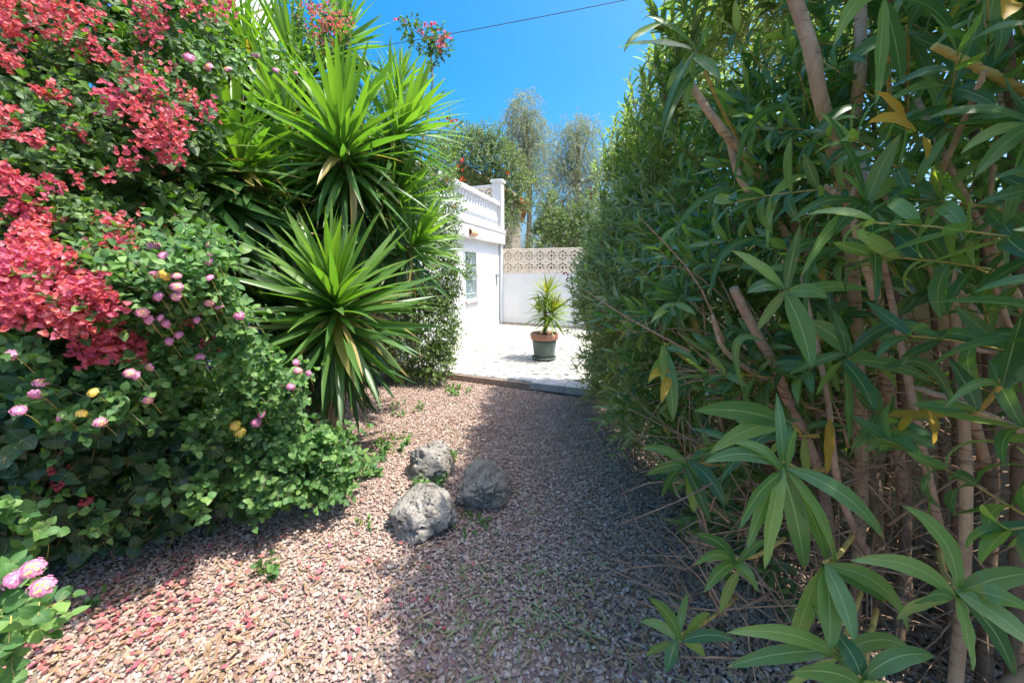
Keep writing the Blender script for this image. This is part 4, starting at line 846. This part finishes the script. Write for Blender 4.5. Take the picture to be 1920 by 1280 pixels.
# small leaved tree behind the terrace
bk = leafcloud('climber', tuple(P(930, 600, 12)*np.array((1, 1, 0))), [(900, 300, 12, (60, 45), .8), (940, 330, 12.2, (38, 60), .8), (962, 375, 12, (20, 45), .6), (948, 430, 11.5, (9, 24), .4), (880, 270, 12, (35, 22), .5), (985, 360, 12.3, (12, 30), .4), (920, 262, 12, (20, 22), .5), (850, 300, 12, (40, 40), .6), (938, 270, 12, (6, 24), .2), (1000, 330, 12.5, (10, 20), .3)], 1900, .085, .05, 'tree_back',
    'tall climber with orange blossom growing above the roof terrace', 'climber', OVATE_S, 5, .05, (0, -.4, .6), 8, .3)
flowers(bk, [(P(865, 305, 11.4), 5), (P(952, 325, 11.4), 5), (P(978, 378, 11.4), 3)], M['bract_orange'], .05)
def pepper(name, base_px, tt, blobs, nl, label):
    b0 = P(base_px, 504, tt); b0[2] = 0; t = thing(name, tuple(b0), label, 'tree', 'grey green trees beyond the garden wall'); lf, st = MB(), MB()
    trk = MB(); top = P(blobs[0][0], blobs[0][1], tt); tube(trk, spline([b0, b0*.5+top*.5+(.2, 0, .3), top], 14), np.linspace(.17, .03, 14), 9); trk.build('trunk', M['greystem'], t)
    for (x, y, rx, ry) in blobs:
        lm = MB(); e = P(x, y, tt); m = b0*.35+top*.65; tube(lm, spline([m, (m+e)/2+(0, 0, .3), e], 8), np.linspace(.06, .015, 8), 6); lm.build('limb', M['greystem'], t)
    tot = sum(b_[2]*b_[3] for b_ in blobs)
    for (x, y, rx, ry) in blobs:
        n = int(nl*rx*ry/tot); c, o = blob_pts(P(x, y, tt), np.array((rx*tt/FPX, .9, ry*tt/FPX)), n, .1)
        twigs(lf, st, c, o*.5 + rng.normal(0, .35, (n, 3)) + np.array((0, 0, -.35)), rng.uniform(.3, .6, n), 16, .13, .018, LANCE_S, (25, 55), .7, .004, 2)
    lf.build('crown', M['pepper'], t); st.build('twigs', M['greystem'], t)
pepper('tree', 985, 17, [(985, 200, 26, 28), (970, 250, 22, 50), (1005, 290, 30, 60), (1000, 240, 22, 30), (980, 310, 26, 40), (1022, 380, 12, 60), (960, 220, 12, 30)], 1500, 'taller grey green tree with a pointed feathery crown beyond the wall')
pepper('tree', 1070, 18, [(1085, 235, 22, 22), (1060, 280, 34, 50), (1090, 290, 30, 60), (1060, 360, 40, 70), (1040, 420, 34, 50), (1090, 420, 40, 60), (1110, 240, 10, 18), (1130, 350, 30, 70)], 3000, 'broader drooping grey green tree right of the pointed one')
leafcloud('shrub', tuple(P(1015, 600, 14)*np.array((1, 1, 0))), [(1015, 445, 14, (20, 26), .5), (1040, 430, 14.2, (30, 30), .6), (1075, 430, 14, (30, 40), .6), (1110, 420, 14, (30, 60), .6), (1003, 460, 13.5, (10, 8), .3), (1030, 400, 14, (14, 40), .4)], 900, .10, .06, 'shrub', 'dark rounded shrub showing just above the garden wall', 'shrub', OVATE_S, 4, .04, (0, -.4, .5), 8, .3)

# overhead cable
mb = MB(); a, b_ = P(560, 112, 14), P(1500, -70, 11); u = np.linspace(0, 1, 30)[:, None]; pts = a + (b_-a)*u; pts[:, 2] -= 4*.12*(u[:, 0]*(1-u[:, 0])); tube(mb, pts, .011, 6)
tag(mb.build('overhead_cable', plain('black_cable', (.03, .04, .05), .6)), 'thin dark cable slanting across the blue sky', 'cable')

# ------------------------------------------------------------------ litter
def litter():
    mb = MB()
    def bed(n, x0, x1, y0, y1):
        px = rng.uniform(x0, x1, n); py = rng.uniform(y0, y1, n); r = ray(px, py); g = EYE + r*((.016-1.5)/r[:, 2])[:, None]; k = in_bed(g[:, 0], g[:, 1]); return g[k]
    def flat(n): a = rng.uniform(0, 6.28, n); return np.stack([np.cos(a), np.sin(a), rng.normal(0, .18, n)], -1), np.array((0, 0, 1.0)) + rng.normal(0, .3, (n, 3))
    # petals
    c = []
    for (x, y, s, n) in ((330, 1120, 90, 80), (180, 1190, 90, 70), (80, 1240, 80, 60), (420, 1060, 110, 60), (250, 1160, 60, 55), (600, 1040, 170, 60), (500, 1150, 200, 60), (300, 1250, 200, 40)):
        px, py = rng.normal(x, s, n), rng.normal(y, s*.4, n); r = ray(px, np.clip(py, 940, 1400)); c.append(EYE + r*((.018-1.5)/r[:, 2])[:, None])
    c = np.concatenate(c); c = c[c[:, 2] < .03]; n = len(c); d, up = flat(n); mb = MB(); scatter_v(mb, BRACT, c, d, up, rng.uniform(.018, .034, n), rng.uniform(.014, .028, n))
    m = leaf_mat('fallen_petal', [(0, .55, .13, .17), (.5, .60, .25, .22), (.8, .58, .36, .26), (1, .5, .15, .28)], (1, .8, .8), .7, None, .05, .3, .2)
    tag(mb.build('fallen_petals', m), 'fallen coral petals strewn over the gravel below the bougainvillea', 'petals', None, 'stuff')
    mb = MB()
    c = np.concatenate([bed(260, 0, 600, 950, 1280), bed(420, 760, 1320, 960, 1300), bed(260, 860, 1250, 740, 960), bed(420, 680, 900, 720, 860), bed(200, 400, 760, 900, 1280), bed(500, 1200, 1900, 950, 1400)]); n = len(c); d, up = flat(n)
    scatter_v(mb, LANCE[:3], c, d, up, rng.uniform(.03, .10, n), rng.uniform(.003, .009, n))
    c = np.concatenate([bed(300, 0, 500, 1000, 1300), bed(600, 1080, 1800, 840, 1300)]); n = len(c); d, up = flat(n); scatter_v(mb, OVATE, c, d, up, rng.uniform(.015, .04, n), rng.uniform(.012, .024, n))
    tag(mb.build('dry_leaf_litter', M['dryleaf']), 'dry fallen leaves and straw scattered on the gravel path', 'leaf litter', None, 'stuff')
    mb = MB(); c = np.concatenate([bed(150, 780, 1150, 1050, 1200), bed(90, 860, 1300, 950, 1280), bed(40, 700, 900, 730, 860)]); n = len(c); d, up = flat(n); scatter_v(mb, LANCE[:3], c, d, up, rng.uniform(.04, .09, n), rng.uniform(.006, .012, n))
    tag(mb.build('green_leaf_litter', M['ole_far']), 'narrow green oleander leaves lying on the shaded gravel', 'leaf litter', None, 'stuff')
litter()
print('FACES', sum(len(o.data.polygons) for o in scene.objects if o.type == 'MESH'))
